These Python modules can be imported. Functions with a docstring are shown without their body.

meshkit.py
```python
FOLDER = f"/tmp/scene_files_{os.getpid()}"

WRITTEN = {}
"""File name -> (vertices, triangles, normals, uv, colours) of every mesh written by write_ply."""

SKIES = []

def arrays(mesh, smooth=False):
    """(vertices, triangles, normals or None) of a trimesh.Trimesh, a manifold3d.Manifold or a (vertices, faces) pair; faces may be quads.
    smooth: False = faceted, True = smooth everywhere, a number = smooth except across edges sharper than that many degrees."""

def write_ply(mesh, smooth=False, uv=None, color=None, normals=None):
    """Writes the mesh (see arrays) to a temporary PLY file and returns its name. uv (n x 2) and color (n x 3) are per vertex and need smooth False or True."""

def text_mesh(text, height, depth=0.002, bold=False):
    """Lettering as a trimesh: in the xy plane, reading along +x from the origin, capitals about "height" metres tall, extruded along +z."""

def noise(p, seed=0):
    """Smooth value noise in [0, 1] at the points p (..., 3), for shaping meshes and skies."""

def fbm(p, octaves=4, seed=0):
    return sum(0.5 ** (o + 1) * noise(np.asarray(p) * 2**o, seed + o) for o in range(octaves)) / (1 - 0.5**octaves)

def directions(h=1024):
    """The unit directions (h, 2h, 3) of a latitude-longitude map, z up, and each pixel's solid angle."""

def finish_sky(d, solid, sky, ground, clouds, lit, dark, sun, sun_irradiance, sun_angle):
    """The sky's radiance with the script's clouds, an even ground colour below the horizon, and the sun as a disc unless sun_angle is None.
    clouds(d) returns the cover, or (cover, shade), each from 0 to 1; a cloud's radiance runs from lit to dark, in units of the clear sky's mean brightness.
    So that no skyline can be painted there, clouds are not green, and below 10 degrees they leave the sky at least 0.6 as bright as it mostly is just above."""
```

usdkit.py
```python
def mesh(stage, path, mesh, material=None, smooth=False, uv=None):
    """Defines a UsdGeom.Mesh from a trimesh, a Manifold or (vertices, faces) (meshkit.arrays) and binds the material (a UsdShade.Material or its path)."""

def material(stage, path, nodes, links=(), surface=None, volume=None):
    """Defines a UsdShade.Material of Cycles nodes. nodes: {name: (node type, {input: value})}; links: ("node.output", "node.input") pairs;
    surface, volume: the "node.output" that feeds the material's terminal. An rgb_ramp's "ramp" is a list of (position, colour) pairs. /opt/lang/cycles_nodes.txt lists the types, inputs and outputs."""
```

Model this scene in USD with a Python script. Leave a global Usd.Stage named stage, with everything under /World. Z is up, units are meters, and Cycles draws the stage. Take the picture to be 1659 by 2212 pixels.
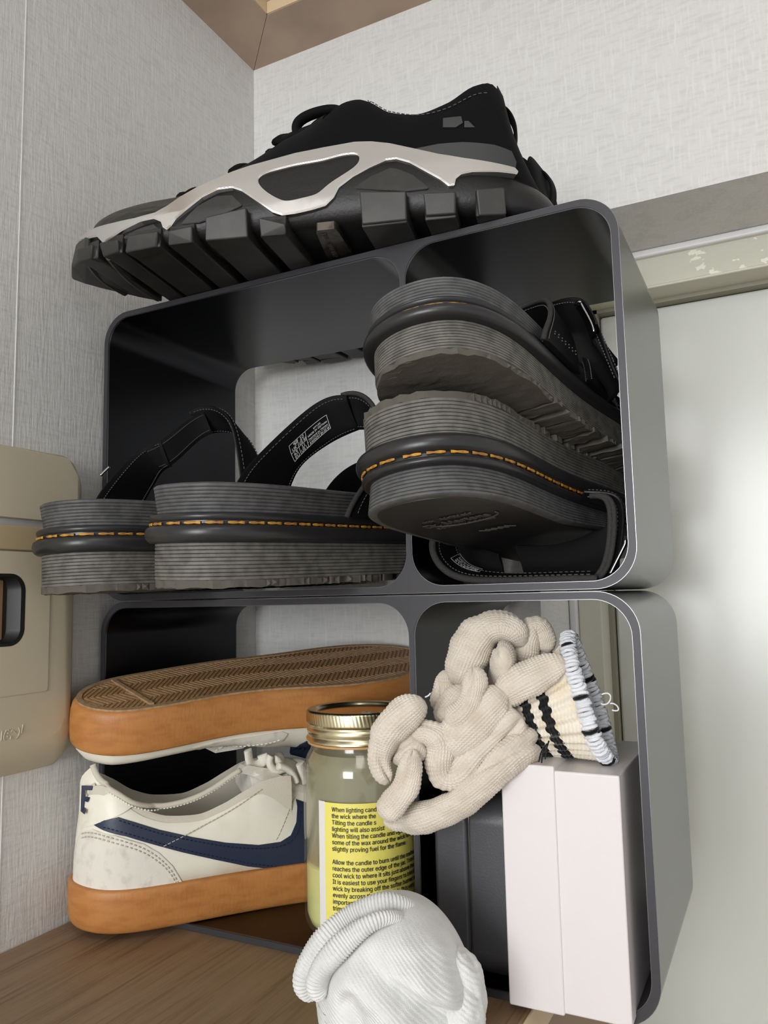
import math, random
import numpy as np, trimesh, manifold3d as m3, usdkit, meshkit
from shapely.geometry import Polygon, LineString, box as sbox
from shapely import affinity, union_all
from scipy.interpolate import CubicSpline, PchipInterpolator
from scipy.spatial.transform import Rotation as Rn
from pxr import Usd, UsdGeom, UsdLux, UsdShade, Gf, Sdf

random.seed(7); rng = np.random.default_rng(7)
stage = Usd.Stage.CreateInMemory()
UsdGeom.SetStageUpAxis(stage, UsdGeom.Tokens.z); UsdGeom.SetStageMetersPerUnit(stage, 1.0)
UsdGeom.Xform.Define(stage, '/World'); UsdGeom.Scope.Define(stage, '/World/Looks')

# ------------------------------------------------------------------ camera
YAW, PITCH, ROLL, FPX = .46808, .10937, -.02211, 1686.66
CAM = np.array([.47004, -.44227, .22553])
def cam_axes():
    cy, sy, cp, sp = math.cos(YAW), math.sin(YAW), math.cos(PITCH), math.sin(PITCH)
    f = np.array([-sy*cp, cy*cp, sp]); r0 = np.array([cy, sy, 0]); u0 = np.cross(r0, f)
    c, s = math.cos(ROLL), math.sin(ROLL)
    return c*r0 + s*u0, -s*r0 + c*u0, f
CR, CU, CF = cam_axes()
cam = UsdGeom.Camera.Define(stage, '/World/camera')
mt = Gf.Matrix4d(*[float(x) for x in (*CR, 0, *CU, 0, *(-CF), 0, *CAM, 1)])
cam.AddTransformOp().Set(mt)
cam.CreateHorizontalApertureAttr(36.0); cam.CreateVerticalApertureAttr(36.0*2212/1659)
cam.CreateFocalLengthAttr(36.0*FPX/1659); cam.CreateClippingRangeAttr(Gf.Vec2f(.01, 50))
cam.CreateExposureAttr(.10)

# ------------------------------------------------------------------ light
dome = UsdLux.DomeLight.Define(stage, '/World/room_daylight'); dome.CreateIntensityAttr(.20); dome.CreateColorAttr(Gf.Vec3f(.96, .98, 1))
def rect_light(name, loc, target, w, h, power, color):
    l = UsdLux.RectLight.Define(stage, '/World/'+name)
    l.CreateWidthAttr(w); l.CreateHeightAttr(h); l.CreateIntensityAttr(power); l.CreateColorAttr(Gf.Vec3f(*color))
    z = np.array(loc, float) - np.array(target, float); z /= np.linalg.norm(z)
    up = np.array([0, 0, 1.]) if abs(z[2]) < .95 else np.array([0, 1., 0])
    x = np.cross(up, z); x /= np.linalg.norm(x); y = np.cross(z, x)
    l.AddTransformOp().Set(Gf.Matrix4d(*[float(a) for a in (*x, 0, *y, 0, *z, 0, *loc, 1)]))
rect_light('ceiling_lamp', (.62, -.72, .80), (.62, -.72, 0), .30, .30, 4.6, (1, .98, .945))
rect_light('window_light', (.26, -2.3, .52), (.26, 0, .30), 1.1, 1.1, 13.5, (.97, .985, 1))

# ------------------------------------------------------------------ helpers
def ray(px, py):
    return CF + CR*(px-829.5)/FPX + CU*(1106-py)/FPX
def on(px, py, axis, val):                    # where the sight line through a point of the photograph meets a plane
    d = ray(px, py); return CAM + d*(val-CAM[axis])/d[axis]
def onp(px, py, o, n):
    d = ray(px, py); return CAM + d*(np.dot(np.asarray(o)-CAM, n)/np.dot(d, n))
used = {}
def numbered(path):
    k = used.get(path, 0); used[path] = k+1
    return path if k == 0 else '%s_%03d' % (path, k)
def tag(o, label=None, cat=None, group=None, kind=None):
    p = o.GetPrim() if hasattr(o, 'GetPrim') else o
    for k, v in (('label', label), ('category', cat), ('group', group), ('kind', kind)):
        if v: p.SetCustomDataByKey(k, v)
    return o
base = {}
def thing(name, label, cat, loc=(0, 0, 0), group=None):
    path = numbered('/World/'+name); x = UsdGeom.Xform.Define(stage, path); x.AddTranslateOp().Set(Gf.Vec3d(*map(float, loc)))
    base[path] = np.array(loc, float); tag(x, label, cat, group); return x
def arr(mesh):
    if isinstance(mesh, list):
        mesh = trimesh.util.concatenate([tri(m) for m in mesh])
    return mesh
def tri(m):
    v, f, _ = meshkit.arrays(m); return trimesh.Trimesh(v, f, process=False)
def part(name, mesh, mat, parent, smooth=35, label=None, kind=None):
    pp = str(parent.GetPath()); path = numbered(pp+'/'+name)
    off = base.get(pp, np.zeros(3)); base[path] = off
    t = tri(arr(mesh)); t.vertices = t.vertices - off
    if t.volume < 0: t.invert()
    return tag(usdkit.mesh(stage, path, t, mat, smooth), label, kind=kind)
def single(name, mesh, mat, label=None, cat=None, kind=None, smooth=35):
    path = numbered('/World/'+name); o = usdkit.mesh(stage, path, tri(arr(mesh)), mat, smooth); base[path] = np.zeros(3)
    return tag(o, label, cat, None, kind)

def bx(x0, x1, y0, y1, z0, z1):
    b = trimesh.creation.box((x1-x0, y1-y0, z1-z0)); b.apply_translation(((x0+x1)/2, (y0+y1)/2, (z0+z1)/2)); return b
def hullpts(P): return m3.Manifold.hull_points(np.asarray(P, float))
def ball(c, r, n=12): return m3.Manifold.sphere(r, n).translate(tuple(map(float, c)))
def rbox(x0, x1, y0, y1, z0, z1, r=.002, n=12):
    P = []
    s = tri(m3.Manifold.sphere(r, n)).vertices
    for x in (x0+r, x1-r):
        for y in (y0+r, y1-r):
            for z in (z0+r, z1-r): P.append(s+[x, y, z])
    return hullpts(np.vstack(P))
def obox(o, ax, ay, az, r=.001, n=8):         # rounded box spanned by three vectors from a corner
    P = []; s = tri(m3.Manifold.sphere(r, n)).vertices
    L = [np.linalg.norm(a) for a in (ax, ay, az)]
    for i in (r/L[0], 1-r/L[0]):
        for j in (r/L[1], 1-r/L[1]):
            for k in (r/L[2], 1-r/L[2]): P.append(s+np.asarray(o)+i*np.asarray(ax)+j*np.asarray(ay)+k*np.asarray(az))
    return hullpts(np.vstack(P))
def csec(poly):
    ps = [poly] if poly.geom_type == 'Polygon' else list(poly.geoms); C = []
    for g in ps:
        C.append(np.array(g.exterior.coords)[:-1]); C += [np.array(i.coords)[:-1] for i in g.interiors]
    return m3.CrossSection(C, m3.FillRule.EvenOdd)
def rrect(x0, x1, y0, y1, r, n=12): return sbox(x0+r, y0+r, x1-r, y1-r).buffer(r, quad_segs=n)
def plate(poly, fmap, t=.001, res=.004, back=0.0, bevel=0):
    """A flat outline (a, b) of thickness t, laid on a surface: fmap(a, b, h) gives points at height h above it."""
    if bevel:
        parts = [csec(poly).extrude(t+back-bevel), csec(poly.buffer(-bevel)).extrude(t+back)]
        m = parts[0]+parts[1]
        m = m3.Manifold.batch_boolean([csec(poly).extrude(t+back-bevel), csec(poly.buffer(-bevel*.5)).extrude(t+back-bevel*.35), csec(poly.buffer(-bevel)).extrude(t+back)], m3.OpType.Add)
    else: m = csec(poly).extrude(t+back)
    m = m.refine_to_length(res)
    q = m.to_mesh(); v = np.array(q.vert_properties[:, :3], float); f = np.array(q.tri_verts)
    return trimesh.Trimesh(fmap(v[:, 0], v[:, 1], v[:, 2]-back), f, process=False)
def spl(P, n=60, closed=False):
    P = np.asarray(P, float)
    if closed: P = np.vstack([P, P[:1]])
    d = np.linalg.norm(np.diff(P, axis=0), axis=1); t = np.r_[0, np.cumsum(np.maximum(d, 1e-9)**.6)]
    c = CubicSpline(t, P, bc_type='periodic' if closed else 'not-a-knot' if len(P) > 3 else 'natural')
    return c(np.linspace(0, t[-1], n, endpoint=not closed))
def grid_faces(n, m, cu=False, cv=False):
    F = []; I = np.arange(n*m).reshape(n, m)
    a = I if not cu else np.vstack([I, I[:1]]); a = a if not cv else np.hstack([a, a[:, :1]])
    q = np.stack([a[:-1, :-1], a[1:, :-1], a[1:, 1:], a[:-1, 1:]], -1).reshape(-1, 4)
    return np.vstack([q[:, [0, 1, 2]], q[:, [0, 2, 3]]])
def loft(rings, cap=True, closed=True):       # rings (n, m, 3): m points round, n along
    R = np.asarray(rings, float); n, m = R.shape[:2]; v = R.reshape(-1, 3); f = grid_faces(n, m, cv=closed)
    if cap:
        v = np.vstack([v, R[0].mean(0), R[-1].mean(0)]); a, b = n*m, n*m+1; k = np.arange(m); j = (k+1) % m
        f = np.vstack([f, np.stack([np.full(m, a), k, j], 1), np.stack([np.full(m, b), (n-1)*m+j, (n-1)*m+k], 1)])
    t = trimesh.Trimesh(v, f, process=False)
    if t.volume < 0: t.invert()
    return t
def frames(P):
    T = np.gradient(P, axis=0); T /= np.linalg.norm(T, axis=1)[:, None]
    N = np.zeros_like(P); a = np.array([0, 0, 1.]) if abs(T[0, 2]) < .9 else np.array([1., 0, 0])
    N[0] = a - T[0]*a.dot(T[0]); N[0] /= np.linalg.norm(N[0])
    for i in range(1, len(P)):
        v = N[i-1] - T[i]*N[i-1].dot(T[i]); N[i] = v/np.linalg.norm(v)
    return T, N, np.cross(T, N)
def tube(P, r, n=10, k=None, caps=True, flat=1.0):
    P = np.asarray(P, float)
    if k: P = spl(P, k)
    r = np.broadcast_to(np.asarray(r, float), (len(P),)) if np.ndim(r) == 0 or len(r) == len(P) else np.interp(np.linspace(0, 1, len(P)), np.linspace(0, 1, len(r)), r)
    T, N, B = frames(P); a = np.linspace(0, 2*np.pi, n, endpoint=False)
    R = P[:, None]+r[:, None, None]*(np.cos(a)[None, :, None]*N[:, None]*flat+np.sin(a)[None, :, None]*B[:, None])
    return loft(R, caps)
def ribbon(A, B, t=.002, n=48, m=10, bulge=0, round_=True, bend=None):
    """A strap: a sheet between two edge curves, given thickness t."""
    A, B = spl(A, n), spl(B, n); w = np.linspace(0, 1, m)
    S = A[:, None]*(1-w)[None, :, None]+B[:, None]*w[None, :, None]
    du = np.gradient(S, axis=0); dv = np.gradient(S, axis=1); N = np.cross(du, dv); N /= np.maximum(np.linalg.norm(N, axis=2), 1e-12)[..., None]
    S = S+N*(bulge*np.sin(np.pi*w)**.8)[None, :, None]
    th = t/2*(1-(2*w-1)**6*.8) if round_ else np.full(m, t/2)
    U, L = S+N*th[None, :, None], S-N*th[None, :, None]
    return loft(np.concatenate([U, L[:, ::-1]], 1), True)
def lathe(prof, c, n=72, axis='z'):
    prof = np.asarray(prof, float); a = np.linspace(0, 2*np.pi, n, endpoint=False)
    R = np.stack([prof[:, None, 0]*np.cos(a)+c[0], prof[:, None, 0]*np.sin(a)+c[1], np.repeat(prof[:, 1:2], n, 1)+c[2]], -1)
    return loft(R, True)
def text(s, h, bold=False): return meshkit.text_mesh(s, h, .0001, bold)

# ------------------------------------------------------------------ materials
def mat(name, color, rough=.5, metal=0.0, bump=None, vary=None, spec=.5, **extra):
    """bump: (scale xyz, strength, distance); vary: (scale xyz, second colour, low, high) - both from stretched noise at the world position."""
    nodes = {'g': ('geometry', {}), 'p': ('principled_bsdf', {'base_color': color, 'roughness': rough, 'metallic': metal, 'specular_ior_level': spec, **extra})}
    links = []
    for i, v in enumerate(vary if isinstance(vary, list) else [vary] if vary else []):
        nodes['vm%d' % i] = ('mapping', {'scale': v[0]}); nodes['vn%d' % i] = ('noise_texture', {'scale': 1.0, 'detail': 3.0})
        nodes['vr%d' % i] = ('map_range', {'from_min': v[2], 'from_max': v[3], 'clamp': True}); nodes['vx%d' % i] = ('mix', {'color1': color, 'color2': v[1]})
        links += [('g.position', 'vm%d.vector' % i), ('vm%d.vector' % i, 'vn%d.vector' % i), ('vn%d.fac' % i, 'vr%d.value' % i), ('vr%d.result' % i, 'vx%d.fac' % i)]
        if i: links.append(('vx%d.color' % (i-1), 'vx%d.color1' % i))
        last = 'vx%d.color' % i
    if vary: links.append((last, 'p.base_color'))
    prev = None
    for i, b in enumerate(bump if isinstance(bump, list) else [bump] if bump else []):
        nodes['bm%d' % i] = ('mapping', {'scale': b[0]}); nodes['bn%d' % i] = ('noise_texture', {'scale': 1.0, 'detail': 2.0})
        nodes['bb%d' % i] = ('bump', {'strength': b[1], 'distance': b[2]})
        links += [('g.position', 'bm%d.vector' % i), ('bm%d.vector' % i, 'bn%d.vector' % i), ('bn%d.fac' % i, 'bb%d.height' % i)]
        if prev: links.append((prev, 'bb%d.normal' % i))
        prev = 'bb%d.normal' % i
    if prev: links.append((prev, 'p.normal'))
    return usdkit.material(stage, '/World/Looks/'+name, nodes, links, 'p.BSDF')
def s2l(*c): return tuple((x/255/12.92 if x <= 10.3 else ((x/255+.055)/1.055)**2.4) for x in c)
MT = {}
MT['wallpaper'] = mat('wallpaper', (.72, .71, .685), .8, bump=[((80, 80, 560), .34, .001), ((600, 600, 70), .34, .001)],
                      vary=[((60, 60, 420), (.655, .648, .628), .46, .66), ((430, 430, 50), (.76, .755, .735), .5, .7)])
MT['ceiling'] = mat('ceiling_paper', (.8, .79, .77), .8, bump=((90, 90, 90), .4, .002))
MT['trim_wood'] = mat('trim_wood', s2l(184, 160, 138), .55, vary=((14, 14, 120), s2l(168, 146, 126), .4, .65))
MT['trim_edge'] = mat('trim_edge', s2l(215, 190, 155), .6)
MT['top_wood'] = mat('top_wood', s2l(136, 110, 82), .5, vary=[((420, 16, 60), s2l(108, 84, 60), .45, .7), ((90, 5, 20), s2l(142, 118, 90), .45, .7)], bump=((420, 16, 60), .15, .0006))
MT['wood_edge'] = mat('wood_edge', s2l(150, 104, 62), .5)
MT['body_wood'] = mat('body_wood', s2l(140, 112, 82), .5)
MT['door_paint'] = mat('door_paint', s2l(208, 210, 202), .22, bump=((9, 9, 9), .06, .004))
MT['frame_paint'] = mat('frame_paint', s2l(205, 203, 186), .4)
MT['frame_peeled'] = mat('frame_peeled', s2l(200, 199, 182), .45, vary=((90, 90, 130), s2l(232, 232, 215), .60, .62), bump=((90, 90, 130), .3, .001))
MT['caulk'] = mat('caulk', (.8, .8, .79), .35)
MT['rubber_strip'] = mat('rubber_strip', (.28, .27, .2), .6)
MT['rack'] = mat('rack_metal', (.030, .031, .034), .27, 1.0)
MT['rack_outer'] = mat('rack_outer_metal', (.20, .205, .205), .30, 1.0)
MT['rack_rim'] = mat('rack_rim', (.046, .045, .050), .45, .3, bump=((900, 900, 900), .05, .0003))
MT['rack_edge'] = mat('rack_edge', (.20, .20, .21), .3, 1.0)
MT['beige'] = mat('beige_plastic', s2l(205, 195, 170), .42)
MT['beige_old'] = mat('beige_aged', s2l(190, 172, 135), .5)
MT['dark_window'] = mat('dark_window', s2l(52, 46, 38), .3)
MT['black_gasket'] = mat('black_gasket', (.012, .012, .012), .5)

# ------------------------------------------------------------------ the setting
Y_BACK, X_LEFT, Z_CEIL = .205, -.004, .812
JX, JZ, JY, DY = .288, .5467, .306, .350
def struct(name, mesh, m, smooth=35): return single(name, mesh, m, kind='structure', smooth=smooth)
struct('wall_left', bx(X_LEFT-.10, X_LEFT, -2.6, .45, -1.0, .95), MT['wallpaper'])
seam = part('paper_seam', bx(X_LEFT-.001, X_LEFT+.0004, -.0792, -.0785, -.2, .795), MT['caulk'], stage.GetPrimAtPath('/World/wall_left'))
struct('wall_back', [bx(X_LEFT, JX, Y_BACK, JY, -1.0, .95), bx(JX, 2.0, Y_BACK, JY, JZ, .95), bx(X_LEFT, JX, JY, .45, -1, .95), bx(JX, 2.0, JY, .45, .545, .95)], MT['wallpaper'])
struct('ceiling', bx(X_LEFT, 2.0, -2.6, .45, Z_CEIL, Z_CEIL+.06), MT['ceiling'])
struct('floor', bx(X_LEFT, 2.0, -2.6, .45, -1.06, -1.0), MT['body_wood'])
zt = .7985
def mitre(poly, nm):
    m = csec(Polygon(poly)).extrude(Z_CEIL-zt-.0005).translate((0, 0, zt)); o = struct(nm, m, MT['trim_wood']); return o
a = X_LEFT; b = Y_BACK; w = .060; e = .0003
t1 = mitre([(a, b-e), (a+w, b-w-e), (a+w, -2.5), (a, -2.5)], 'trim_1')
t2 = mitre([(a+e, b), (1.95, b), (1.95, b-w), (a+w+e, b-w)], 'trim_2')
part('inner_edge', bx(a+w-.0002, a+w+.0012, -2.5, b-w-.001, zt+.0006, Z_CEIL-.0006), MT['trim_edge'], t1)
part('inner_edge', bx(a+w+.0012, 1.95, b-w-.0012, b-w+.0002, zt+.0006, Z_CEIL-.0006), MT['trim_edge'], t2)
door = thing('door_1', None, None); tag(door, kind='structure')
part('caulk_strip', [rbox(JX, 1.95, JY-.006, JY+.004, .5395, JZ-.0002, .002), rbox(JX+.0002, JX+.0077, JY-.006, JY+.004, -1.0, .546, .002)], MT['caulk'], door)
part('door_frame', [rbox(.2957, 1.9, JY, JY+.1, .510, .5405, .0015), rbox(.2957, .3175, JY, JY+.1, -1.0, .5405, .0015)], MT['frame_paint'], door)
part('peeled_paint', plate(sbox(.372, .5123, 1.2, .5385), lambda x, z, h: np.stack([x, JY-h, z], 1), .0004, .05), MT['frame_peeled'], door, label='peeling cream paint on the frame')
part('gasket', [bx(.3175, .3215, DY-.012, DY+.01, -1.0, .510), bx(.3175, 1.9, DY-.012, DY+.01, .506, .510)], MT['rubber_strip'], door)
part('door_panel', rbox(.322, 1.9, DY-.001, DY+.045, -1.0, .5055, .003), MT['door_paint'], door)

# shoe cabinet under the racks
cab = thing('shoe_cabinet', 'brown wood grain cabinet top that carries the black racks', 'cabinet', (.16, -.05, -1.0))
CX1, CY0 = .3315, -.145
part('cabinet_top', rbox(X_LEFT+.0005, CX1, CY0, Y_BACK-.0005, -.02, 0, .0025), MT['top_wood'], cab)
part('edge_band', rbox(X_LEFT+.0005, CX1+.0006, CY0-.0007, CY0+.0012, -.0205, -.0012, .0006), MT['wood_edge'], cab)
part('edge_band', rbox(CX1-.0004, CX1+.001, CY0, Y_BACK-.001, -.0205, -.0004, .0005), MT['trim_edge'], cab, label='pale edge strip')
part('cabinet_body', bx(X_LEFT+.0005, CX1-.004, CY0+.008, Y_BACK-.0005, -1.0, -.0205), MT['body_wood'], cab)

# ------------------------------------------------------------------ the two racks
RW, RD, RH, RT, XD, TD = .40, .1624, .22665, .0047, .2615, .0040
def rack(off, label, zh):
    ox, oy, oz = off; t = thing('shoe_rack', label, 'rack', (ox+RW/2, oy+RD/2, oz), 'black metal shoe racks')
    R = .0235; ri = R-RT*.6
    outer = rrect(0, RW, 0, zh, R); L = rrect(RT, XD, RT, zh-RT, ri); Rr = rrect(XD+TD, RW-RT, RT, zh-RT, ri)
    mp = lambda y0: (lambda x, z, h: np.stack([x+ox, y0+oy+h, z+oz], 1))
    rim = .0008
    def ext(poly, y0, y1):
        m = csec(poly).extrude(y1-y0); q = m.to_mesh(); v = np.array(q.vert_properties[:, :3])
        f = np.array(q.tri_verts)[:, ::-1]
        return trimesh.Trimesh(np.stack([v[:, 0]+ox, v[:, 2]+y0+oy, v[:, 1]+oz], 1), f, process=False)
    # sheet loops: outer skin and two inner cells
    part('outer_shell', ext(outer.difference(rrect(.0018, RW-.0018, .0018, zh-.0018, R-.0018)), .0014, RD-.0014), MT['rack_outer'], t)
    for cell in (L, Rr):
        part('compartment', ext(cell.buffer(.0012).difference(cell), .0014, RD-.0014), MT['rack'], t)
    for y0, y1 in ((0, .0014), (RD-.0014, RD)):
        part('rim', ext(outer.buffer(-.0004).difference(L.buffer(.0004)).difference(Rr.buffer(.0004)), y0, y1), MT['rack_rim'], t)
    part('rim_edge', [ext(outer.difference(outer.buffer(-.0005)), .0005, .0014)]+[ext(c.buffer(.0005).difference(c), .0005, .0014) for c in (L, Rr)], MT['rack_edge'], t, label='thin polished edge round the openings')
    return t
Z1 = RH+.001
rack((0, 0, 0), 'lower black metal rack standing on the wood cabinet, holding white sneakers and jar', RH)
rack((.001, -.0025, Z1), 'upper black metal rack holding four platform sandals, black sneakers on top', RH)
ZF, ZU, ZTOP = RT, Z1+RT, Z1+RH      # floors of the two racks, top of the upper one

# ------------------------------------------------------------------ local frames and straps
class Frame:
    """A shoe's own axes: s from heel to toe, n to its right, h up from the sole."""
    bend = None; rocker = 0.0
    def __init__(F, pos, yaw, pitch, roll, hs=1.0, flip=False):
        Mx = Rn.from_euler('ZYX', [yaw, -pitch, roll], degrees=True).as_matrix()
        F.o = np.array(pos, float); F.u = Mx[:, 0]; F.w = -Mx[:, 2] if flip else Mx[:, 2]; F.v = np.cross(F.u, F.w); F.hs = hs
        if flip: F.v = np.cross(F.u, F.w)
    def __call__(F, s, n, h):
        s, n, h = np.broadcast_arrays(np.asarray(s, float), n, h)
        if F.bend: n = n+F.bend(s)
        if F.rocker: h = h+F.rocker*np.clip((s-.19)/.12, 0, 1.2)**2*(1-np.clip(h/.05, 0, 1)*.6)
        return F.o+s[..., None]*F.u+n[..., None]*F.v+F.hs*h[..., None]*F.w
    def pts(F, P): P = np.asarray(P, float); return F(P[:, 0], P[:, 1], P[:, 2])
    def trace(F, px, py, n=0.0):             # sight line meets the plane n = const of the shoe
        X = onp(px, py, F.o+n*F.v, F.v)-F.o; return np.array([X@F.u, n, X@F.w/F.hs])
def outline(ctrl, N=140, off=0.0):
    P = np.array(list(ctrl)+[(a, -b) for a, b in ctrl[-2:0:-1]]+[ctrl[0]], float)
    t = np.r_[0, np.cumsum(np.linalg.norm(np.diff(P, axis=0), axis=1)**.8)]
    q = CubicSpline(t, P, bc_type='periodic')(np.linspace(0, t[-1], N, endpoint=False))
    d = (np.roll(q, -1, 0)-np.roll(q, 1, 0)); nn = np.stack([-d[:, 1], d[:, 0]], 1)/np.linalg.norm(d, axis=1)[:, None]
    return q+off*nn
class Strap:
    def __init__(S, A, B, t=.0026, n=60, bulge=0.0, world=None, sag=0.0):
        S.t = t; a, b = spl(A, n), spl(B, n)
        if world is not None: a, b = world(a), world(b)
        w = np.linspace(0, 1, 13); G = a[:, None]*(1-w)[None, :, None]+b[:, None]*w[None, :, None]
        def nrm(G):
            N = np.cross(np.gradient(G, axis=0), np.gradient(G, axis=1)); return N/np.maximum(np.linalg.norm(N, axis=2), 1e-12)[..., None]
        G = G+nrm(G)*(bulge*np.sin(np.pi*w))[None, :, None]; S.G, S.N = G, nrm(G)
    def mesh(S):
        w = np.linspace(-1, 1, 13); th = S.t/2*(1-.75*np.abs(w)**8)
        U, L = S.G+S.N*th[None, :, None], S.G-S.N*th[None, :, None]
        return loft(np.concatenate([U, L[:, ::-1]], 1), True)
    def ev(S, a, b, h):
        n, m = S.G.shape[:2]; x = np.clip(np.asarray(a, float), 0, 1)*(n-1); y = np.clip(np.asarray(b, float), 0, 1)*(m-1)
        i = np.minimum(x.astype(int), n-2); j = np.minimum(y.astype(int), m-2); fx, fy = (x-i)[..., None], (y-j)[..., None]
        f = lambda Q: Q[i, j]*(1-fx)*(1-fy)+Q[i+1, j]*fx*(1-fy)+Q[i, j+1]*(1-fx)*fy+Q[i+1, j+1]*fx*fy
        return f(S.G)+f(S.N)*np.asarray(h)[..., None]
    def find(S, px, py):
        D = S.G-CAM; z = D@CF; q = np.stack([829.5+FPX*(D@CR)/z-px, 1106-FPX*(D@CU)/z-py], -1)
        i, j = np.unravel_index((q**2).sum(-1).argmin(), q.shape[:2]); return i/(S.G.shape[0]-1), j/(S.G.shape[1]-1)
    def seamline(S, b, side, r=.00035, a0=.02, a1=.98, step=40):
        out = []
        for k in range(step):
            a = a0+(a1-a0)*(k+np.array([.1, .4, .7]))/step
            out.append(tube(S.ev(a, np.full(3, b), np.full(3, side*(S.t/2+.0001))), r, 5))
        return out
def quad(P):                                  # bilinear patch of four (a, b) corners
    P = np.asarray(P, float)
    return lambda x, y: ((1-x)*(1-y))[..., None]*P[0]+(x*(1-y))[..., None]*P[1]+(x*y)[..., None]*P[2]+((1-x)*y)[..., None]*P[3]
def print_text(s, h, x, y, f, bold=False, fit=None, lift=1.0):
    """Lettering laid on a surface: f(x, y, height)."""
    m = text(s, h, bold); v = m.vertices
    if fit: v[:, 0] *= fit/max(v[:, 0].max(), 1e-6)
    return trimesh.Trimesh(f(v[:, 0]+x, v[:, 1]+y, np.where(v[:, 2] > .00005, 1.0, 0.0)*lift), m.faces, process=False)

MT['sole_rubber'] = mat('sole_rubber', s2l(106, 104, 97), .62, vary=((140, 140, 140), s2l(86, 84, 79), .4, .65), bump=((900, 900, 900), .25, .0004))
MT['footbed_rubber'] = mat('footbed_rubber', s2l(88, 88, 88), .6, vary=((140, 140, 140), s2l(72, 72, 72), .4, .65), bump=((900, 900, 900), .2, .0003))
MT['welt'] = mat('welt_rubber', s2l(40, 40, 41), .34, bump=((300, 300, 300), .12, .0005))
MT['thread'] = mat('yellow_thread', s2l(196, 142, 48), .5, vary=((220, 220, 220), s2l(150, 104, 44), .4, .6))
MT['tread'] = mat('sole_tread', s2l(84, 80, 72), .8, bump=[((60, 60, 60), .3, .002), ((700, 700, 700), .3, .0005)])
MT['insole'] = mat('black_insole', s2l(38, 37, 36), .5, bump=((800, 800, 800), .2, .0003))
MT['nubuck'] = mat('black_leather', s2l(13, 13, 14), .7, spec=.16, bump=((500, 500, 500), .25, .0004))
MT['leather_shiny'] = mat('black_leather_worn', s2l(18, 18, 19), .38, spec=.35, bump=((160, 160, 160), .3, .001))
MT['rough_edge'] = mat('raw_leather_edge', s2l(46, 45, 44), .85, bump=((900, 900, 900), .6, .001))
MT['grey_thread'] = mat('grey_thread', s2l(84, 84, 84), .7)
MT['white_print'] = mat('white_print', (.62, .62, .6), .6)
MT['steel'] = mat('buckle_steel', (.72, .71, .69), .18, 1.0)
MT['emboss'] = mat('embossed_logo', s2l(74, 72, 69), .5)

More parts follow.
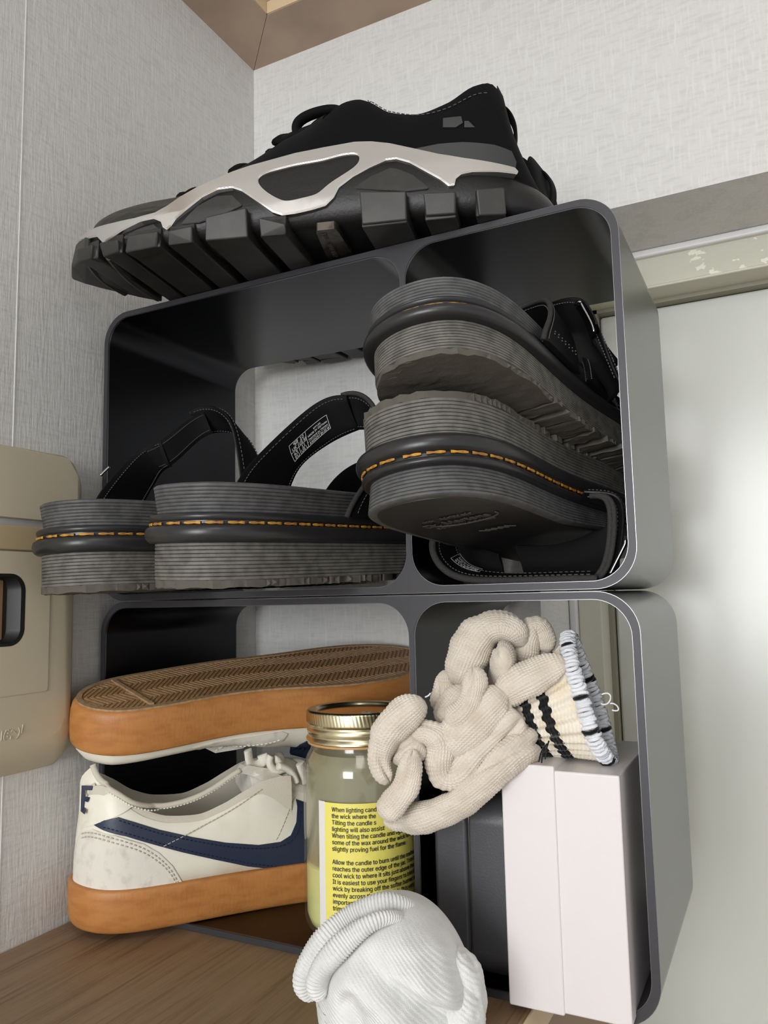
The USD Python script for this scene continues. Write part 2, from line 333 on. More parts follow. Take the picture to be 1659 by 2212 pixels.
SAND = [(0, 0), (.008, .023), (.03, .0355), (.06, .0395), (.10, .040), (.15, .043), (.20, .049), (.245, .049), (.28, .040), (.30, .024), (.31, 0)]
def rings(F, levels, N=150, ctrl=SAND, top=None):
    R = []
    for h, off in levels:
        q = outline(ctrl, N, off); hh = np.full(N, h) if top is None else top(q[:, 0], h); R.append(F(q[:, 0], q[:, 1], hh))
    return R
def ribs(h0, h1, n, depth, base_=0.0):
    L = []
    for k in range(n):
        a, b = h0+(h1-h0)*k/n, h0+(h1-h0)*(k+1)/n
        L += [(a, base_-depth), (a+(b-a)*.16, base_-.0001), (a+(b-a)*.5, base_), (a+(b-a)*.84, base_-.0001)]
    return L+[(h1, base_-depth)]
def sandal(F, label, stitch=.0019):
    t = thing('platform_sandal', label, 'sandal', F(.12, 0, 0), 'black platform sandals')
    w = rng.normal(0, 1, 400)
    part('outsole', loft(rings(F, [(.0036, -.004)]+ribs(.0040, .0245, 10, .0009, -.0008))), MT['sole_rubber'], t, 50)
    # tread: a smooth heel pad, then worn bars right across the sole
    out = Polygon(outline(SAND, 150, -.0012))
    def tread(poly, nm):
        jit = lambda x, y, h: F(x+.0010*np.sin(y*610+x*330), y*(1+.022*np.sin(x*1500+y*300)*(np.abs(y) > .03)), .0042-h+.0006*np.sin(x*900+y*200)*np.cos(y*700)*(h > .002))
        part(nm, plate(poly, jit, .0042, .006), MT['tread'], t, 40)
    tread(sbox(-.01, -.1, .088, .1).intersection(out), 'heel_pad')
    for k in range(15):
        s0 = .0905+k*.0143; sl = .006*math.sin(k*1.3)
        bar = Polygon([(s0-sl, -.06), (s0+.0098-sl, -.06), (s0+.0098+sl, .06), (s0+sl, .06)]).intersection(out.buffer(.0006*w[k]*.4+.0004))
        if not bar.is_empty: tread(bar, 'tread_bar')
    part('welt', loft(rings(F, [(.0243, -.004), (.0245, .0018), (.0258, .0036), (.0275, .0046), (.0297, .0049), (.0318, .0045), (.0330, .0036), (.0337, .0020), (.0345, .0010), (.0362, .0010), (.0370, .0020), (.0385, .0024), (.0398, .0018), (.0405, 0), (.0407, -.006)])), MT['welt'], t, 50)
    q = outline(SAND, 600, stitch); st = []
    seg = np.r_[0, np.cumsum(np.linalg.norm(np.diff(q, axis=0), axis=1))]; k = 0.0
    while k < seg[-1]-.011:
        x = np.linspace(k, k+.0092, 7); P = np.stack([np.interp(x, seg, q[:, 0]), np.interp(x, seg, q[:, 1])], 1)
        for ph in (0, np.pi):
            a = np.linspace(0, 5, 7)+ph
            dn = (P/np.linalg.norm(P-[.15, 0], axis=1)[:, None])*0
            st.append(tube(F(P[:, 0], P[:, 1], .0348+.00035*np.sin(a)), .00055, 6))
        k += .0118
    part('welt_stitching', st, MT['thread'], t, True, label='yellow welt stitching', kind='stuff')
    top = lambda s, h: np.where(h > .0398, .0398+(h-.0398)*np.interp(s, [0, .12, .19, .31], [1, 1, .72, .5]), h)
    fl = ribs(.0402, .0560, 8, .0007, 0); fl = [(h, off-.0022+.0024*(h-.040)/.016) for h, off in fl]
    part('footbed', loft(rings(F, fl+[(.0566, -.0012), (.0566, -.004)], top=top)), MT['footbed_rubber'], t, 50)
    part('insole', loft(rings(F, [(.0560, -.0045), (.0571, -.0048), (.0573, -.008)], top=top)), MT['insole'], t, 30)
    return t

def strap(t, nm, S, m='nubuck', seams=(), parent=None, side=0):
    o = part(nm, S.mesh(), MT[m], parent or t, 40)
    out = []
    for b in seams:
        for sd in ((1, -1) if not side else (side,)): out += S.seamline(b, sd)
    if out: part('seam', out, MT['grey_thread'], o, True, kind='stuff')
    return o
# ---- right sandal of the pair in the wide compartment
FR = Frame((.1767, -.1192, .2331), 82.78, 2.12, 2.16, 1.0)
t = sandal(FR, 'platform sandal with readable size label inside its strap, heel out, beside the divider')
A = [(.080, -.040, .046), (.0927, -.037, .0714), (.106, -.034, .086), (.1285, -.02, .112), (.1407, -.005, .1261), (.147, .010, .1275)]
B = [(.134, -.041, .046), (.141, -.034, .0715), (.146, -.029, .083), (.154, -.018, .094), (.1570, -.004, .1005), (.1610, .010, .1055)]
S1 = Strap(A, B, .0042, world=FR.pts); o = strap(t, 'instep_strap', S1, 'nubuck', (.08, .92))
side = -1 if np.dot(S1.N[30, 6], CAM-S1.G[30, 6]) < 0 else 1
c4 = [S1.find(*q) for q in ((632, 993), (718, 925), (705, 897), (617, 963))]; Q = quad(c4)
lab = lambda x, y, h: (lambda ab: S1.ev(ab[..., 0], ab[..., 1], side*(S1.t/2+.0003+.0001*np.asarray(h))))(Q(np.asarray(x, float), np.asarray(y, float)))
fr = sbox(0, 0, 1, 1).difference(sbox(.013, .03, .40, .97)).difference(sbox(.413, .03, .987, .97))
fr = union_all([fr, sbox(.20, 0, .213, 1), sbox(0, .485, .413, .515), sbox(.413, .27, 1, .285), sbox(.70, 0, .71, .27)])
part('label_frame', plate(fr, lab, 1, .05), MT['white_print'], o, False, label='printed size label, white on black')
P = []
for s_, x, y, h, wd in (('9', .08, .76, .17, 0), ('UK', .045, .55, .17, .12), ('10', .26, .76, .17, .10), ('US M', .225, .55, .17, .165), ('43', .05, .27, .17, .11), ('EU', .05, .06, .17, .12), ('11', .26, .27, .17, .09), ('US L', .225, .06, .17, .165),
                      ('MYLES', .60, .72, .10, .2), ('MADE IN VIETNAM', .44, .53, .11, .52), ('Fabriqué au Vietnam', .44, .34, .09, .52), ('AW009', .44, .06, .15, .24), ('SH 03 W', .73, .06, .15, .24)):
    P.append(print_text(s_, h, x, y, lab, True, wd or None, 1.5))
part('label_text', P, MT['white_print'], o, False, label='9 UK 43 EU 10 US M 11 US L size lettering')
A = [(.150, .004, .1290), (.152, .020, .1270), (.150, .034, .112), (.138, .043, .082), (.1150, .0455, .058), (.098, .0465, .040)]
B = [(.1600, .006, .1050), (.166, .020, .104), (.170, .033, .094), (.168, .0425, .075), (.168, .0450, .055), (.168, .0465, .040)]
S2 = Strap(A, B, .0034, world=FR.pts); strap(t, 'side_strap', S2, 'nubuck', (.1, .9))
part('raw_edge', tube(FR.pts([(p_[0]-.0012, p_[1]+.0004, p_[2]) for p_ in spl(A, 40)]), .0017, 8), MT['rough_edge'], t, True, label='frayed leather edge')
A = [(.185, -.047, .044), (.186, -.035, .072), (.19, 0, .088), (.192, .035, .072), (.190, .047, .044)]
B = [(.235, -.049, .040), (.232, -.035, .060), (.23, 0, .070), (.232, .035, .060), (.235, .049, .040)]
strap(t, 'vamp_strap', Strap(A, B, .003, world=FR.pts))
# ---- left sandal
FL = Frame((.0643, -.1017, .2324), 82.6, 1.2, -1.0, 1.02)
t = sandal(FL, 'leftmost platform sandal, heel sticking out next to the left wall')
A = [(.052, -.038, .046), (.0615, -.037, .068), (.0700, -.030, .0830), (.0835, -.02, .1005), (.0955, -.008, .1085)]
B = [(.098, -.041, .046), (.1045, -.037, .070), (.106, -.028, .0810), (.1040, -.018, .0870), (.1035, -.006, .0900)]
S3 = Strap(A, B, .0042, world=FL.pts); o = strap(t, 'instep_strap', S3, 'nubuck', (.1, .9))
A = [(.086, -.016, .103), (.097, -.008, .110), (.1120, -.002, .1230), (.1250, .006, .1325)]
B = [(.100, -.014, .0890), (.106, -.006, .0930), (.1180, .001, .1060), (.1300, .010, .1160)]
strap(t, 'buckle_strap', Strap(A, B, .0030, world=FL.pts), 'nubuck', (.15, .85))
A = [(.118, -.002, .1330), (.126, .012, .1360), (.1300, .026, .1270), (.1290, .037, .1000), (.1280, .042, .0700), (.127, .044, .042)]
B = [(.136, .002, .1180), (.144, .014, .1180), (.1500, .026, .1110), (.1550, .037, .0900), (.1600, .043, .0680), (.165, .045, .042)]
S4 = Strap(A, B, .0034, world=FL.pts); strap(t, 'side_strap', S4, 'nubuck', (.08, .92))
for dx in (.0022, .0048):
    part('strap_layer', tube(FL.pts([(p_[0]+dx, p_[1]-dx*.7, p_[2]-.001) for p_ in spl(A, 40)]), .0014, 8), MT['rough_edge'], t, True)
part('buckle', tube(FL.pts(spl([(.0660, -.0395, .0840), (.0695, -.0382, .0880), (.0720, -.0372, .0905)], 12)), .0010, 8), MT['steel'], t, True)
# ---- upright sandal on top in the narrow compartment
FC = Frame((.3165, -.1119, .3380), 82.6, -9.05, -8.1, .75); FC.rocker = .014
t = sandal(FC, 'topmost platform sandal in the narrow compartment, resting on an upturned one', .0008)
A = [(.066, .0455, .034), (.078, .044, .052), (.092, .042, .072), (.108, .036, .098), (.122, .022, .114), (.126, .0, .118)]
B = [(.117, .0465, .034), (.120, .0455, .052), (.124, .043, .070), (.134, .036, .088), (.146, .022, .100), (.150, .0, .104)]
S5 = Strap(A, B, .0034, world=FC.pts); o = strap(t, 'instep_strap', S5, 'leather_shiny', (.06,))
dots = []
for k in range(7):
    for j in range(2):
        dots.append(trimesh.Trimesh(tri(m3.Manifold.sphere(.00055, 8)).vertices+S5.ev(np.array(.15+.035*j), np.array(.18+.11*k), np.array(.0017 if np.dot(S5.N[8, 6], FC.v) > 0 else -.0017)), tri(m3.Manifold.sphere(.00055, 8)).faces))
part('perforations', dots, MT['grey_thread'], o, True, kind='stuff')
part('raw_edge', tube(FC.pts([(p_[0]-.001, p_[1]+.0006, p_[2]) for p_ in spl(A, 40)]), .0015, 8), MT['rough_edge'], t, True)
A = [(.126, .0475, .034), (.132, .046, .050), (.142, .042, .066), (.152, .034, .078), (.162, .014, .088), (.168, -.012, .088)]
B = [(.176, .0490, .032), (.176, .0475, .046), (.178, .043, .058), (.182, .034, .068), (.186, .014, .076), (.190, -.012, .076)]
S6 = Strap(A, B, .0034, world=FC.pts); strap(t, 'vamp_strap', S6, 'leather_shiny', (.06, .94))
A = [(.096, -.030, .085), (.104, -.026, .098), (.118, -.014, .112), (.128, .004, .120), (.132, .016, .117)]
B = [(.136, -.038, .060), (.138, -.032, .080), (.142, -.016, .096), (.150, .004, .106), (.154, .016, .103)]
strap(t, 'inner_strap', Strap(A, B, .003, world=FC.pts), 'leather_shiny', (.1, .9))
bk = [onp(x, y, FC(.12, .034, .1), FC.u) for x, y in ((1256, 655), (1268, 678), (1279, 700), (1284, 718))]
o = part('buckle', [tube(np.array(bk)+[0, -.001, 0], .0009, 8, 20), tube(np.array([bk[0], bk[0]+[-.005, .004, .001]]), .0011, 8, 6) if False else tube(spl([bk[0]+np.array([-.004, .002, .0005]), bk[0]+np.array([-.001, .0, .001]), bk[0]], 8), .0012, 8)], MT['steel'], t, True)
A = [onp(x, y, FC(.12, .03, .1), FC.u) for x, y in ((1262, 650), (1275, 668), (1286, 690), (1288, 700))]
B = [onp(x, y, FC(.14, .03, .1), FC.u) for x, y in ((1240, 668), (1256, 690), (1272, 722), (1282, 745))]
strap(t, 'strap_end', Strap(A, B, .003), 'leather_shiny')
A = [onp(x, y, FC(.13, .02, .1), FC.u) for x, y in ((1180, 655), (1215, 646), (1256, 646), (1286, 690), (1306, 745), (1336, 820))]
B = [onp(x, y, FC(.145, .02, .1), FC.u) for x, y in ((1146, 702), (1166, 742), (1196, 772), (1236, 788), (1284, 812), (1318, 862))]
strap(t, 'quarter', Strap(A, B, .003, bulge=.003), 'leather_shiny', (.08,))
rl = [onp(x, y, FC(.135, .045, .08), FC.u) for x, y in ((1287, 733), (1305, 758), (1328, 787))]
part('roller', tube(rl, .0032, 12, 14), MT['leather_shiny'], t, True, label='glossy black buckle roller')
A = [onp(x, y, FC(.15, .04, .08), FC.u) for x, y in ((1252, 690), (1275, 745), (1300, 790), (1333, 850))]
B = [onp(x, y, FC(.165, .04, .08), FC.u) for x, y in ((1236, 705), (1255, 770), (1275, 830), (1305, 880))]
strap(t, 'cross_strap', Strap(A, B, .003), 'leather_shiny')
# ---- upturned sandal below it
FD = Frame((.3025, -.0995, .3252), 83.4, -4.7, -6.49, .95, True); FD.rocker = .012
t = sandal(FD, 'upturned platform sandal showing its logo insole, under the topmost sandal')
fl = lambda x, y, h: FD(-np.asarray(y), -np.asarray(x), .0574+.00035*np.asarray(h))
em = [print_text('Dr. Martens', .0068, -.021, -.062, fl, True, .040), print_text('AirWair', .0042, -.006, -.050, fl, True, .020), print_text('with', .0028, -.016, -.0495, fl, False, .007), print_text('BOUNCING SOLES', .0034, -.018, -.0695, fl, True, .036)]
em.append(tube(FD(.058+.010*np.sin(np.linspace(-.2, 3.3, 30)), -.004-.020*np.cos(np.linspace(-.2, 3.3, 30)), .0575), .0005, 6))
for k in range(5): em.append(tube(FD(np.array([.092, .097]), np.array([.004-.004*k, -.001-.004*k]), .0576), .0004, 6))
for m_ in em[:4]: part('insole_word', m_, MT['emboss'], t, False, label='embossed maker lettering on the insole')
part('insole_arc', em[4], MT['emboss'], t, True)
part('insole_ticks', em[5:], MT['emboss'], t, True, kind='stuff')
yl = lambda pts, y: [on(a_, b_, 1, y) for a_, b_ in pts]
A = yl([(938, 1158), (934, 1185), (946, 1215), (975, 1240), (1020, 1252), (1090, 1254), (1180, 1252), (1290, 1250)], .000)
B = yl([(990, 1150), (985, 1178), (992, 1200), (1010, 1222), (1040, 1236), (1095, 1243), (1180, 1243), (1290, 1240)], .040)
S7 = Strap(A, B, .004); o = strap(t, 'instep_strap', S7, 'nubuck', (.15, .85))
part('raw_edge', tube(np.array(spl(A, 60)), .0022, 8), MT['rough_edge'], o, True, label='fuzzy raw edge')
sd = 1 if np.dot(S7.N[20, 6], CAM-S7.G[20, 6]) > 0 else -1
c4 = [S7.find(*q) for q in ((1035, 1242), (968, 1212), (985, 1198), (1045, 1228))]; Q7 = quad(c4)
lab7 = lambda x, y, h: (lambda ab: S7.ev(ab[..., 0], ab[..., 1], sd*(S7.t/2+.0003+.0001*np.asarray(h))))(Q7(np.asarray(x, float), np.asarray(y, float)))
part('label_frame', plate(sbox(0, 0, 1, 1).difference(sbox(.02, .06, .98, .94)), lab7, 1, .05), MT['white_print'], o, False)
part('label_text', [print_text(s_, .16, .08, y, lab7, True, .8, 1.5) for s_, y in (('MADE IN CHINA', .62), ('Fabriqué en Chine', .38), ('A10297P', .13))], MT['white_print'], o, False, label='tiny white label lettering')
for P in ([(965, 1172), (1020, 1180), (1078, 1196)], [(960, 1252), (1020, 1256), (1090, 1256)]), ([(1112, 1178), (1220, 1172), (1330, 1120)], [(1136, 1256), (1240, 1256), (1336, 1240)]):
    strap(t, 'vamp_strap', Strap(yl(P[0], .062), yl(P[1], .056), .004, bulge=.004), 'nubuck')
A = yl([(1210, 1254), (1290, 1253), (1318, 1245), (1336, 1200), (1345, 1140), (1338, 1080), (1310, 1065), (1262, 1062)], .010)
B = yl([(1205, 1245), (1270, 1243), (1296, 1232), (1312, 1190), (1322, 1140), (1316, 1100), (1296, 1085), (1255, 1080)], .034)
o = strap(t, 'side_strap', Strap(A, B, .004), 'leather_shiny', (.15,))
for k, dx in enumerate((-7, -16)):
    part('strap_layer', tube(np.array(yl([(1300+dx, 1248), (1318+dx, 1225), (1330+dx, 1180), (1334+dx, 1120), (1326+dx, 1082), (1290+dx, 1072)], .008)), .0016, 8, 40), MT['rough_edge'], t, True)
part('buckle', tube(np.array(yl([(1318, 1240), (1332, 1212), (1347, 1182), (1351, 1172), (1350, 1166)], .004)), .0011, 8, 20), MT['steel'], t, True)
# ------------------------------------------------------------------ sneakers
class Side:
    """The visible flank of a shoe as arc length along its plan outline (heel to toe) against height."""
    def __init__(S, F, ctrl, sg, off=lambda s, h: 0.0):
        S.F, S.sg, S.off = F, sg, off
        q = outline(ctrl, 800); k = len(q)//2+1; q = q[:k]                 # n > 0 half, heel to toe
        S.q = q; S.a = np.r_[0, np.cumsum(np.linalg.norm(np.diff(q, axis=0), axis=1))]
        d = np.gradient(q, axis=0); d /= np.linalg.norm(d, axis=1)[:, None]; S.nn = np.stack([-d[:, 1], d[:, 0]], 1)
        S.L = q[-1, 0]
    def at(S, a):
        f = lambda c: np.interp(np.abs(a), S.a, c)
        sgn = np.where(np.asarray(a) < 0, -1.0, 1.0)
        return f(S.q[:, 0]), sgn*f(S.q[:, 1]), f(S.nn[:, 0]), sgn*f(S.nn[:, 1])
    def __call__(S, a, h, t=0.0, F=None):
        s, n, ds, dn = S.at(a); o = S.off(s, h)+t
        return (F or S.F)(s+ds*o, S.sg*(n+dn*o), h)
    def tr(S, px, py):
        a, h = S.L*.5, .03
        for _ in range(80):
            s, n, ds, dn = S.at(a); o = S.off(s, h); q = S.F.trace(px, py, S.sg*float(n+dn*o)); h = .5*h+.5*q[2]
            a = float(np.clip(a+.5*(q[0]-(s+ds*o)), -.02, S.a[-1]))
        return a, h
    def poly(S, P, sm=0):
        q = np.array([S.tr(*p_) for p_ in P])
        if sm: q = spl(q, sm, True)
        g = Polygon(q); return g if g.is_valid else g.buffer(0)
    def plate(S, g, t, back=.002, res=.004, F=None, bevel=0, lift=0.0):
        return plate(g, lambda a, h, z: S(a, h, z+lift, F), t, res, back, bevel)
    def line(S, P, r, k=30, lift=.0003, F=None):
        q = spl(np.array([S.tr(*p_) for p_ in P]), k); return tube(S(q[:, 0], q[:, 1], lift, F), r, 6)
    def dashes(S, P, r, step, duty=.6, lift=.0003):
        q = spl(np.array([S.tr(*p_) for p_ in P]), 200); X = S(q[:, 0], q[:, 1], lift); d = np.r_[0, np.cumsum(np.linalg.norm(np.diff(X, axis=0), axis=1))]; out = []
        for k in np.arange(0, d[-1]-step*duty, step):
            x = np.linspace(k, k+step*duty, 4); out.append(tube(np.stack([np.interp(x, d, X[:, j]) for j in range(3)], 1), r, 5))
        return out
def dome(F, st, width, hb, ht, e, sg=1, m=44, lean=None):
    """Solid upper: stations st along the shoe, half width, base and top heights, squareness e of the section."""
    a = np.linspace(0, np.pi, m); R = []
    for s in st:
        c, z = np.cos(a), np.sin(a); p_ = 2.0/e(s)
        n = width(s)*np.sign(c)*np.abs(c)**p_; h = hb(s)+(ht(s)-hb(s))*np.abs(z)**p_
        n = n+(lean(s) if lean else 0)
        R.append(F(s, sg*np.r_[n, 0], np.r_[h, hb(s)-.004]))
    return loft(R, True)
def man(t):
    t = tri(t); t.merge_vertices()
    return m3.Manifold(m3.Mesh(np.asarray(t.vertices, np.float32), np.asarray(t.faces, np.uint32)))
P_ = lambda *k: PchipInterpolator(*zip(*k))
MT['chunky_rubber'] = mat('chunky_rubber', s2l(30, 30, 30), .45, spec=.4, bump=[((420, 420, 420), .28, .0006), ((1200, 1200, 1200), .2, .0003)])
MT['lug_rubber'] = mat('lug_rubber', s2l(46, 45, 43), .5, vary=((60, 60, 60), s2l(58, 55, 50), .5, .7), bump=((700, 700, 700), .15, .0003))
MT['chrome'] = mat('silver_plastic', (.92, .91, .89), .24, 1.0, bump=((40, 40, 40), .08, .002))
MT['suede'] = mat('black_suede', s2l(11, 12, 13), .9, spec=.14, bump=((900, 900, 900), .5, .0006), sheen_weight=.03)
MT['heel_band'] = mat('grey_heel_band', s2l(52, 53, 53), .6)
MT['toe_leather'] = mat('toe_leather', s2l(64, 61, 55), .5, vary=((40, 160, 300), s2l(34, 33, 31), .42, .6))
MT['lace_black'] = mat('black_lace', s2l(14, 14, 14), .8, spec=.15, bump=((1200, 1200, 1200), .4, .0005))
MT['brown_plate'] = mat('worn_metal_plate', s2l(92, 84, 76), .35, .6, vary=((120, 120, 120), s2l(60, 54, 48), .45, .6))

CHUNK = [(0, 0), (.006, .016), (.02, .030), (.05, .040), (.10, .043), (.16, .045), (.22, .050), (.27, .049), (.305, .040), (.33, .024), (.346, 0)]
FB = Frame((.3575, .043, ZTOP), 195, 0, 0)
mid_top = P_((-.01, .022), (.0, .026), (.026, .031), (.037, .036), (.088, .051), (.125, .060), (.164, .0575), (.194, .051), (.219, .044), (.2415, .035), (.274, .027), (.324, .032), (.36, .032))
def mid_off(s, h):
    f = np.asarray(h)/.05
    return np.interp(f, [0, .15, .45, .8, 1.2, 2], [-.003, .0005, .0005, -.002, -.006, -.012])
SB = Side(FB, CHUNK, -1, mid_off)
SIL = [(199, 500), (250, 484), (295, 474), (339, 462), (364, 448), (391, 429), (429, 407), (460, 393), (504, 374), (542, 361), (611, 342), (640, 334), (700, 322), (767, 310), (803, 309), (842, 313), (893, 324), (947, 336), (1002, 345), (1074, 357), (1110, 366), (1117, 374), (1114, 381),
       (1074, 376), (1020, 376), (996, 381), (985, 390), (982, 404), (969, 406), (951, 392), (915, 372), (886, 356), (857, 348), (835, 351), (799, 367), (763, 387), (734, 409), (723, 430), (705, 448), (676, 457), (640, 465), (611, 469), (590, 462), (556, 438), (525, 417), (504, 410), (473, 414), (439, 431), (405, 458), (384, 476), (374, 491), (364, 500), (355, 494), (351, 482), (336, 476), (308, 482), (267, 503), (230, 529), (216, 514), (190, 520), (172, 526)]
HOLE = [(560, 392), (577, 379), (611, 369), (645, 361), (700, 351), (730, 343), (759, 338), (776, 341), (777, 351), (763, 367), (712, 401), (687, 421), (658, 430), (621, 437), (604, 433), (573, 414)]
sil = SB.poly(SIL).buffer(.0012, quad_segs=6).buffer(-.0022, quad_segs=6).buffer(.0010, quad_segs=6); hole = SB.poly(HOLE, 90)
LUGS = [((785, 427), (877, 427), (879, 481), (790, 490)), ((921, 430), (982, 428), (982, 468), (926, 472)), ((1030, 423), (1081, 419), (1085, 470), (1036, 472)), ((455, 481), (535, 462), (539, 524), (455, 529)), ((568, 483), (618, 495), (620, 520), (573, 526)),
        ((377, 510), (420, 501), (422, 536), (377, 539)), ((291, 520), (348, 512), (348, 544), (288, 555)), ((233, 534), (266, 529), (267, 548), (240, 558)), ((187, 546), (214, 539), (212, 562), (188, 568))]
LUGS = [np.array([SB.tr(*p_) for p_ in l]) for l in LUGS]
spring = lambda s: .010*np.clip((np.asarray(s)-.25)/.1, 0, 1)**2
def black_sneaker(F, sg, label):
    near = sg == -1
    t = thing('chunky_sneaker', label, 'sneaker', F(.17, 0, 0), 'black chunky sneakers')
    S = Side(F, CHUNK, sg, mid_off)
    lv = [(.0075, -.010), (.008, -.005), (.011, -.002), (.016, 0), (.022, .0006), (.030, 0), (.038, -.002), (.046, -.0045), (.050, -.0065), (.0505, -.016)]
    R = []
    for h, off in lv:
        q = outline(CHUNK, 150, off); tp = mid_top(q[:, 0])-.0015
        R.append(F(q[:, 0], sg*q[:, 1], h/.0505*tp+spring(q[:, 0])*(1-h/.0505)))
    part('midsole', loft(R), MT['chunky_rubber'], t, 60)
    # lugs: a block on the flank running on as a bar under the sole
    for l in LUGS:
        P = []
        for o in (-.004, .0052):
            k = .0006 if o > 0 else 0
            for a, h in l:
                P.append(S(np.array(a), np.array(max(h, .0015)), o))
        face = m3.Manifold.hull_points(np.vstack([tri(m3.Manifold.sphere(.0012, 8)).vertices+p_ for p_ in P]))
        s0 = S.at(max(l[:, 0].min(), .01))[0]; s1 = S.at(l[:, 0].max())[0]; c = (s0+s1)/2; hw_ = max((s1-s0)/2, .006); B = []
        for s in (c-hw_, c+hw_):
            n0 = np.interp(s, S.q[:, 0], S.q[:, 1])
            for n, h0 in ((n0+.002, .0013), (-n0+.001, .0013)):
                sp = float(spring(s)); sk = .010 if n < 0 else 0
                P2 = F(s-sk*.4, sg*n, h0+sp); P3 = F(s-sk*.4, sg*n*.985, .013+sp); B += [P2, P3]
        bar = m3.Manifold.hull_points(np.vstack([tri(m3.Manifold.sphere(.001, 8)).vertices+p_ for p_ in B]))
        part('tread_lug', face+bar, MT['lug_rubber'], t, 40)
    toe = [F(s, sg*n, h) for s, n, h in ((.318, .034, .024), (.336, .018, .026), (.347, 0, .026), (.336, -.018, .026), (.318, -.034, .024), (.318, .036, .010), (.339, .018, .012), (.351, 0, .013), (.339, -.018, .012), (.318, -.036, .010), (.31, 0, .008), (.342, 0, .009))]
    part('toe_bumper', m3.Manifold.hull_points(np.vstack([tri(m3.Manifold.sphere(.0025, 10)).vertices+p_ for p_ in toe])), MT['lug_rubber'], t, 40)
    for k, s in enumerate((.300, .322)):
        n0 = float(np.interp(s, S.q[:, 0], S.q[:, 1]))
        part('tread_groove_bar', tube(F(np.array([s, s+.006, s+.004]), np.array([n0*.9, 0, -n0*.9])*sg, .0035+spring(s)), .003, 8, 12), MT['lug_rubber'], t)
    if near:
        q = [S.tr(680, 495), S.tr(727, 490)]
        P4 = [S(np.array(q[0][0]), np.array(q[0][1]), .001), S(np.array(q[1][0]), np.array(q[1][1]), .001), on(768, 553, 2, ZTOP+.0052), on(706, 556, 2, ZTOP+.0052)]
        bil = quad(P4); nv = np.cross(P4[1]-P4[0], P4[3]-P4[0]); nv /= np.linalg.norm(nv); nv = nv if nv@(CAM-P4[0]) > 0 else -nv
        fm = lambda x, y, h: bil(np.asarray(x, float), np.asarray(y, float))+np.asarray(h)[..., None]*nv
        o = part('logo_plate', plate(rrect(0.02, .98, .02, 1, .12), fm, .0012, .2, .004), MT['brown_plate'], t, 30, label='worn metallic plate under the arch')
        tf = lambda x, y, h: fm(1-np.asarray(y), np.asarray(x), .0013+.0003*np.asarray(h))
        part('plate_lettering', print_text('RAF SIMONS', .17, .12, .56, tf, True, .8), MT['emboss'], o, False)
    o = part('silver_frame', S.plate(sil.difference(hole), .0030, .003, .0035, F, .0009), MT['chrome'], t, 40, label='shiny silver plastic frame')
    part('window_panel', S.plate(hole.buffer(.0015), .0008, .003, .004, F), MT['chunky_rubber'], t, 40)
    for P in ([(771, 407), (800, 386), (843, 367), (858, 369), (890, 382), (922, 407), (880, 412), (820, 410)], [(397, 483), (430, 448), (468, 428), (500, 426), (520, 445), (470, 468), (430, 480)], [(272, 514), (300, 499), (332, 489), (340, 496), (330, 508), (290, 516)]):
        g = SB.poly(P).buffer(.001)
        part('arch_panel', S.plate(g, .0012, .002, .004, F, .0004), MT['lug_rubber'], t, 40)
    # upper
    wu = P_((.008, .004), (.014, .016), (.025, .026), (.05, .0345), (.10, .036), (.16, .0385), (.22, .0445), (.27, .0445), (.30, .036), (.322, .024), (.338, .006))
    ht = P_((.008, .024), (.0197, .046), (.0275, .068), (.034, .098), (.041, .1050), (.050, .1030), (.068, .0915), (.088, .0855), (.105, .0890), (.118, .0985), (.127, .1025), (.135, .103), (.15, .0985), (.165, .095), (.179, .090), (.200, .078), (.2175, .070), (.24, .061), (.259, .0575), (.28, .0565), (.297, .0555), (.315, .053), (.331, .048), (.338, .036))
    ee = P_((0, 2.2), (.03, 4.5), (.12, 5), (.17, 2.0), (.22, 1.75), (.30, 2.0), (.34, 2.2))
    hb = lambda s: float(mid_top(s))-.012
    body = dome(F, np.linspace(.008, .250, 80), wu, hb, ht, ee, sg)
    cut = dome(F, np.linspace(.036, .150, 30), lambda s: float(wu(s))-.0055, lambda s: .055, lambda s: .15, lambda s: 5.0, sg)
    part('upper', man(body)-man(cut), MT['suede'], t, 50)
    part('toe_box', dome(F, np.linspace(.2495, .338, 34), wu, hb, lambda s: float(ht(s))+.0002, ee, sg), MT['toe_leather'], t, 60, label='streaky dark grey leather toe')
    def uoff(s, h):
        s = np.clip(s, .009, .337); b_ = mid_top(s)-.012; x = np.clip((np.asarray(h)-b_)/(ht(s)-b_), 0, .985); e_ = ee(s)
        return wu(s)*((1-x**e_)**(1/e_)-1)
    up = Side(F, [(.008, 0)]+[(s, float(wu(s))) for s in (.014, .025, .05, .10, .16, .22, .27, .30, .322)]+[(.338, 0)], sg, uoff)
    upB = Side(FB, [(.008, 0)]+[(s, float(wu(s))) for s in (.014, .025, .05, .10, .16, .22, .27, .30, .322)]+[(.338, 0)], -1, up.off)
    g = upB.poly([(893, 324), (947, 313), (1000, 309), (1067, 315), (1104, 329), (1114, 352), (1112, 366), (1074, 358), (1001, 345), (947, 336)])
    part('heel_band', up.plate(g, .0012, .004, .004, F), MT['heel_band'], t, 40, label='dark grey heel band')
    if near:
        part('heel_print', [up.plate(upB.poly(P), .0005, .003, .004, F) for P in ([(957, 256), (996, 252), (1000, 266), (984, 276), (957, 276)], [(1003, 262), (1012, 262), (1026, 276), (1003, 276)])], MT['heel_band'], t, label='worn glossy print on the heel')
        o = stage.GetPrimAtPath(str(t.GetPath())+'/upper')
        part('collar_stitching', upB.dashes([(795, 218), (821, 232), (864, 246), (907, 249), (951, 240), (987, 225), (1020, 208), (1052, 202)], .00035, .0035, .6, .0006), MT['grey_thread'], o, True, kind='stuff')
